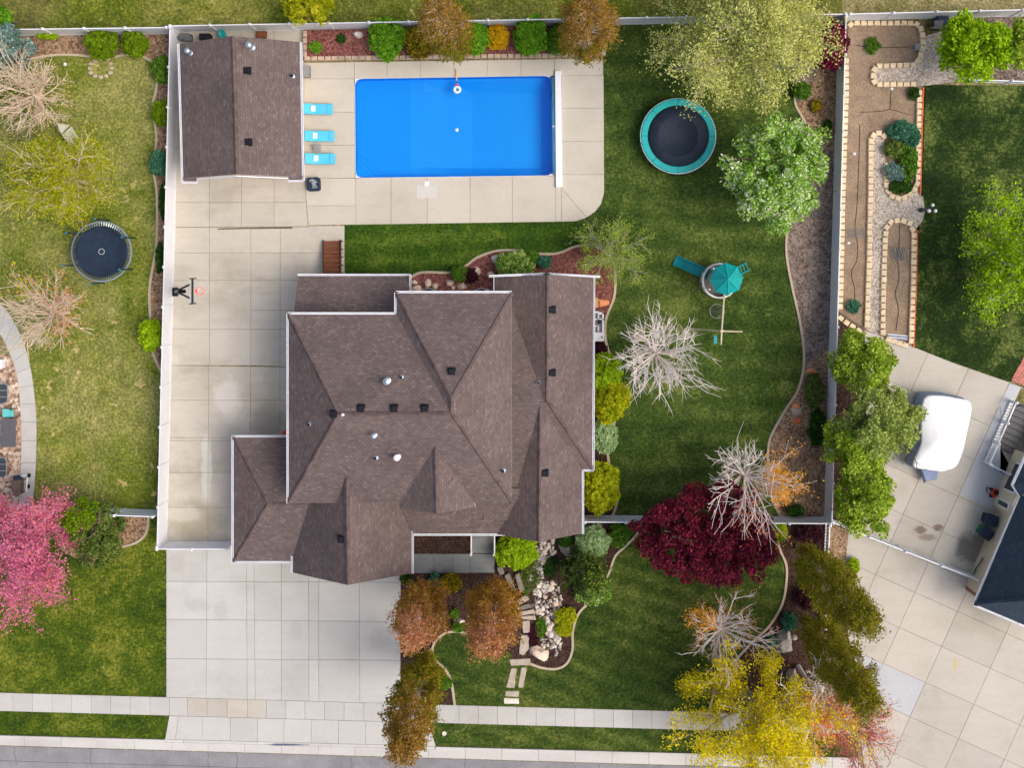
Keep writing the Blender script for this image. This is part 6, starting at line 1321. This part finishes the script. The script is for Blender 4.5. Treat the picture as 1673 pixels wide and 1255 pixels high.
column_tree(704, 958, 9.8, 0.88, 'columngold', 'rust and orange columnar tree beside the top of the front driveway', 'columnar_tree', pal2='columnred', bare=0.6, split=0.66, lob=0.55, twig='bark_pinktan')
column_tree(814, 955, 11.5, 0.95, 'columngold', 'golden brown columnar tree nearest the stone steps', 'columnar_tree', pal2='columnred', bare=0.5, n=22000, split=0.72, lob=0.55, twig='bark_pinktan')
column_tree(700, 1071, 14.0, 0.88, 'columngreen', 'tall olive brown columnar tree overhanging the sidewalk by the driveway', 'columnar_tree', pal2='column', n=30000, bare=0.25, split=0.55)
column_tree(744, 82, 11.5, 0.9, 'columngreen', 'brown columnar tree leftmost behind the pool', 'columnar_tree', pal2='column', bare=0.45, split=0.45)
column_tree(952, 82, 11.5, 1.1, 'columngreen', 'brown columnar tree rightmost behind the pool near the lawn', 'columnar_tree', pal2='column', bare=0.25, n=18000, split=0.45)
column_tree(1302, 893, 15.4, 0.76, 'columngreen', 'olive columnar tree upper one leaning over the neighbour driveway', 'columnar_tree', pal2='columngreen', z0=2.2, n=22000, lob=0.6)
column_tree(1318, 1014, 13.4, 0.85, 'columngreen', 'olive columnar tree lower one leaning over the neighbour driveway', 'columnar_tree', pal2='columngreen', n=23000, lob=0.6)
loose_tree(1338, 1142, 56, 56, 8.5, 1.6, 'tan', 'bare pinkish tree with rusty leaves between the yellow and olive trees', 'bare_tree', 0, 0, 0, 'bark_pale', (22, 6, 3), BG, 0.5, (30, 80), [('budorange', lambda x, y: y < 0.0 and x > -0.4, 1800, 0.07)], rmin=0.018)

loose_tree(952, 932, 36, 34, 1.9, 0.35, 'conifer', 'dark feathery spreading conifer in the rock garden', 'spreading_conifer', 9000, 0.055, 0.07, 'bark', (30, 8, 3), 'conifers', 0.1, (5, 70), [('wisp', lambda x, y: x > 0.1, 1500, 0.05)], r0=0.08, rmin=0.01)

# ------------------------------------------------------------------ rocks and stepping stones
def rock_mesh(rng, sx, sy, sz, sub=1):
    b_ = MB(); import bmesh as _bm; bm = _bm.new(); _bm.ops.create_icosphere(bm, subdivisions=sub + 1, radius=1.0)
    off = Vector(rng.uniform(-50, 50, 3))
    for v in bm.verts:
        d = v.co.normalized(); k = 1 + 0.45 * mnoise.noise(d * 1.3 + off) + 0.18 * mnoise.noise(d * 3.1 + off)
        for ax in (Vector((0.8, 0.3, 0.5)), Vector((-0.5, 0.7, 0.5)), Vector((0.1, -0.9, 0.4)), Vector((-0.8, -0.3, 0.4))):
            k = min(k, 0.86 / max(0.2, d.dot(ax.normalized())))
        v.co = Vector((d.x * k * sx, d.y * k * sy, max(-0.3, d.z * k) * sz))
    vs = [v.co.copy() for v in bm.verts]; fs = [tuple(v.index for v in f.verts) for f in bm.faces]; bm.free(); b_.add(vs, fs); return b_
def boulder(px, py, rx, ry, h, label, mat='rock_pink', rot=0.0, group='boulders', z=0.0):
    m = rock_mesh(RNG, M(rx) * 1.2, M(ry) * 1.2, h, 1); me = m.mesh('boulder', mat); o = link('boulder', me, None, P(px, py, z + 0.02), rot); tag(o, label, 'boulder', group); return o
for a in ((681, 473, 7, 6, 0.35, 'pale boulder at the left end of the north bed corner', 'rock_pink'), (699, 463, 5, 7, 0.4, 'tall pale boulder leftmost of the standing pair in the north bed'), (711, 468, 4.5, 5.5, 0.35, 'yellowish boulder right of the tall pale boulder'),
          (735, 463, 6, 5, 0.35, 'pale boulder in the middle of the north bed'), (755, 468, 7, 5.5, 0.35, 'pinkish boulder below the purple shrub'), (778, 444, 6.5, 7, 0.45, 'big pale boulder right of the purple shrub'), (802, 449, 5, 5, 0.35, 'round pale boulder near the east wing corner'),
          (810, 423, 6, 6, 0.35, 'white boulder beside the cream flowering shrub', 'rock'), (740, 470, 3, 3, 0.2, 'small yellow stone beneath the middle boulder'), (677, 461, 4, 3.5, 0.25, 'small tan stone by the low roof corner'), (796, 475, 4, 3, 0.2, 'small tan stone beside the eave of the hip roof'),
          (585, 56, 7, 5.5, 0.35, 'white boulder near the fence in the red mulch bed', 'rock', 0.0, 'boulders', 0.3), (1280, 1049, 13, 16, 0.7, 'large grey boulder in the right front bed', 'rock_grey'), (1293, 1105, 8, 12, 0.5, 'smaller grey boulder beside the bare pinkish tree', 'rock_grey'), (1297, 1042, 5, 4, 0.3, 'small grey stone touching the large grey boulder', 'rock_grey'),
          (880, 1066, 16, 9, 0.5, 'big pinkish boulder at the lower end of the rock bed', 'rock_pink', -0.6), (934, 897, 17, 14, 0.7, 'large speckled grey boulder under the south gable', 'rock_grey'), (708, 1115, 7, 9, 0.5, 'pointed pale rock near the driveway and sidewalk', 'rock_pink'), (722, 1012, 7, 5, 0.3, 'pale rock left of the small rock row between rust trees', 'rock'), (752, 1015, 6, 4, 0.3, 'pale rock at the right end of the small rock row', 'rock'),
          (1300, 664, 6, 5, 0.25, 'orange tan stone in the right bark bed', 'terra'), (1301, 671, 9, 8, 0.2, 'flat grey brown stone in the right bark bed', 'step_stone'), (1303, 688, 6, 5, 0.2, 'reddish stone lower in the right bark bed', 'orange_brick'), (1325, 607, 8, 4, 0.2, 'long tan stone in the right bark bed', 'terra')):
    boulder(*a)
creek = setting('dry_creek_bed')
sheet('creek_gravel', PL([(880, 885), (905, 885), (905, 915), (895, 950), (920, 975), (905, 1010), (918, 1050), (900, 1062), (880, 1062), (880, 1020), (868, 985), (872, 940)]), 'mulch_dark', Z2 + 0.008)
RM = [rock_mesh(RNG, 1, RNG.uniform(0.7, 1.0), 0.8, 1).mesh('stone', m_) for m_ in ('rock', 'rock_grey', 'rock_pink', 'rock', 'rock_grey', 'rock')]
cent = smooth([Vector((x, y, wd)) for x, y, wd in ((896, 888, 10), (889, 903, 14), (880, 922, 11), (875, 938, 10), (880, 955, 14), (893, 962, 20), (895, 985, 22), (892, 1000, 20), (902, 1015, 13), (905, 1030, 12), (900, 1045, 16), (900, 1060, 16))], 6)
for i in range(290):
    c = cent[RNG.integers(0, len(cent))]; x, y = c.x + RNG.uniform(-1, 1) * c.z * 1.15, c.y + RNG.normal(0, 4.5); s_ = M(RNG.choice([2.0, 2.8, 3.6, 4.8, 6.5], p=[0.28, 0.3, 0.24, 0.13, 0.05]))
    link('stone', RM[RNG.integers(0, 6)], creek, P(x, y, 0.03), RNG.uniform(0, 6.28), (s_, s_ * RNG.uniform(0.7, 1.1), s_ * RNG.uniform(0.6, 1.0)))
pm = MB()
for i in range(420):
    c = cent[RNG.integers(0, len(cent))]; q = P(c.x + RNG.uniform(-1, 1) * c.z * 1.05, c.y + RNG.normal(0, 4.0), 0.03); s_ = M(RNG.uniform(1.0, 2.0)); a0 = RNG.uniform(0, 6.28)
    pm.lathe(q, [(s_, 0), (s_ * 0.85, s_ * 0.5), (0, s_ * 0.75)], 6, a0)
tag(pm.build('pebbles', 'rock_grey', creek), kind='stuff')
steps = thing('stone_steps', 'curving path of flat stone steps beside the dry creek bed', 'stone steps', P(850, 980))
def flat_stone(parent, pts, mat, z0, z1):
    p = PL(pts); q = []
    for a, b_ in zip(p, p[1:] + p[:1]):
        q += [a + (b_ - a) * 0.06, a + (b_ - a) * 0.5, a + (b_ - a) * 0.94]
    q = q; q = [v + Vector((RNG.normal(0, 0.012), RNG.normal(0, 0.012), 0)) for v in q]
    MB().prism(q, z0, z1, 0.03).build('stone_slab', mat, parent)
for pts, m_, h in (([(812, 925), (820, 922), (824, 936), (817, 938)], 'step_stone_grey', 0.42), ([(824, 938), (832, 934), (844, 964), (838, 968)], 'step_stone_grey', 0.4), ([(841, 938), (848, 934), (857, 962), (850, 968)], 'step_stone_grey', 0.36),
                   ([(838, 984), (858, 971), (866, 978), (845, 989)], 'step_stone', 0.34), ([(848, 990), (862, 984), (874, 990), (850, 996)], 'step_stone_grey', 0.3), ([(850, 998), (870, 994), (876, 1001), (852, 1004)], 'step_stone', 0.26), ([(850, 1006), (874, 1004), (876, 1012), (852, 1011)], 'step_stone', 0.22),
                   ([(840, 993), (848, 990), (852, 1005), (844, 1008), (838, 1002)], 'rock', 0.3), ([(852, 1014), (865, 1013), (866, 1033), (854, 1034)], 'step_stone', 0.18), ([(851, 1037), (864, 1037), (864, 1060), (856, 1070), (848, 1068)], 'step_stone', 0.14), ([(832, 1077), (866, 1076), (867, 1087), (834, 1088)], 'step_stone', 0.1)):
    flat_stone(steps, pts, m_, 0.0, h)
lawn_st = thing('stepping_stones', 'four flat stepping stones crossing the front lawn to the sidewalk', 'stepping stones', P(840, 1115))
for pts, m_ in (([(835, 1092), (844, 1092), (841, 1124), (827, 1124)], 'step_stone'), ([(851, 1091), (861, 1091), (855, 1124), (846, 1124)], 'step_stone'), ([(826, 1129), (848, 1129), (847, 1139), (825, 1138)], 'step_stone'), ([(823, 1141), (848, 1141), (848, 1150), (823, 1150)], 'rock')):
    flat_stone(lawn_st, pts, m_, 0.0, 0.06)
o = MB().lathe(P(726, 1199), [(0.14, 0), (0.14, 0.06), (0.07, 0.07), (0, 0.05)], 14).build('valve_cover', 'rock'); tag(o, 'small round white valve cover in the front verge grass', 'valve cover')
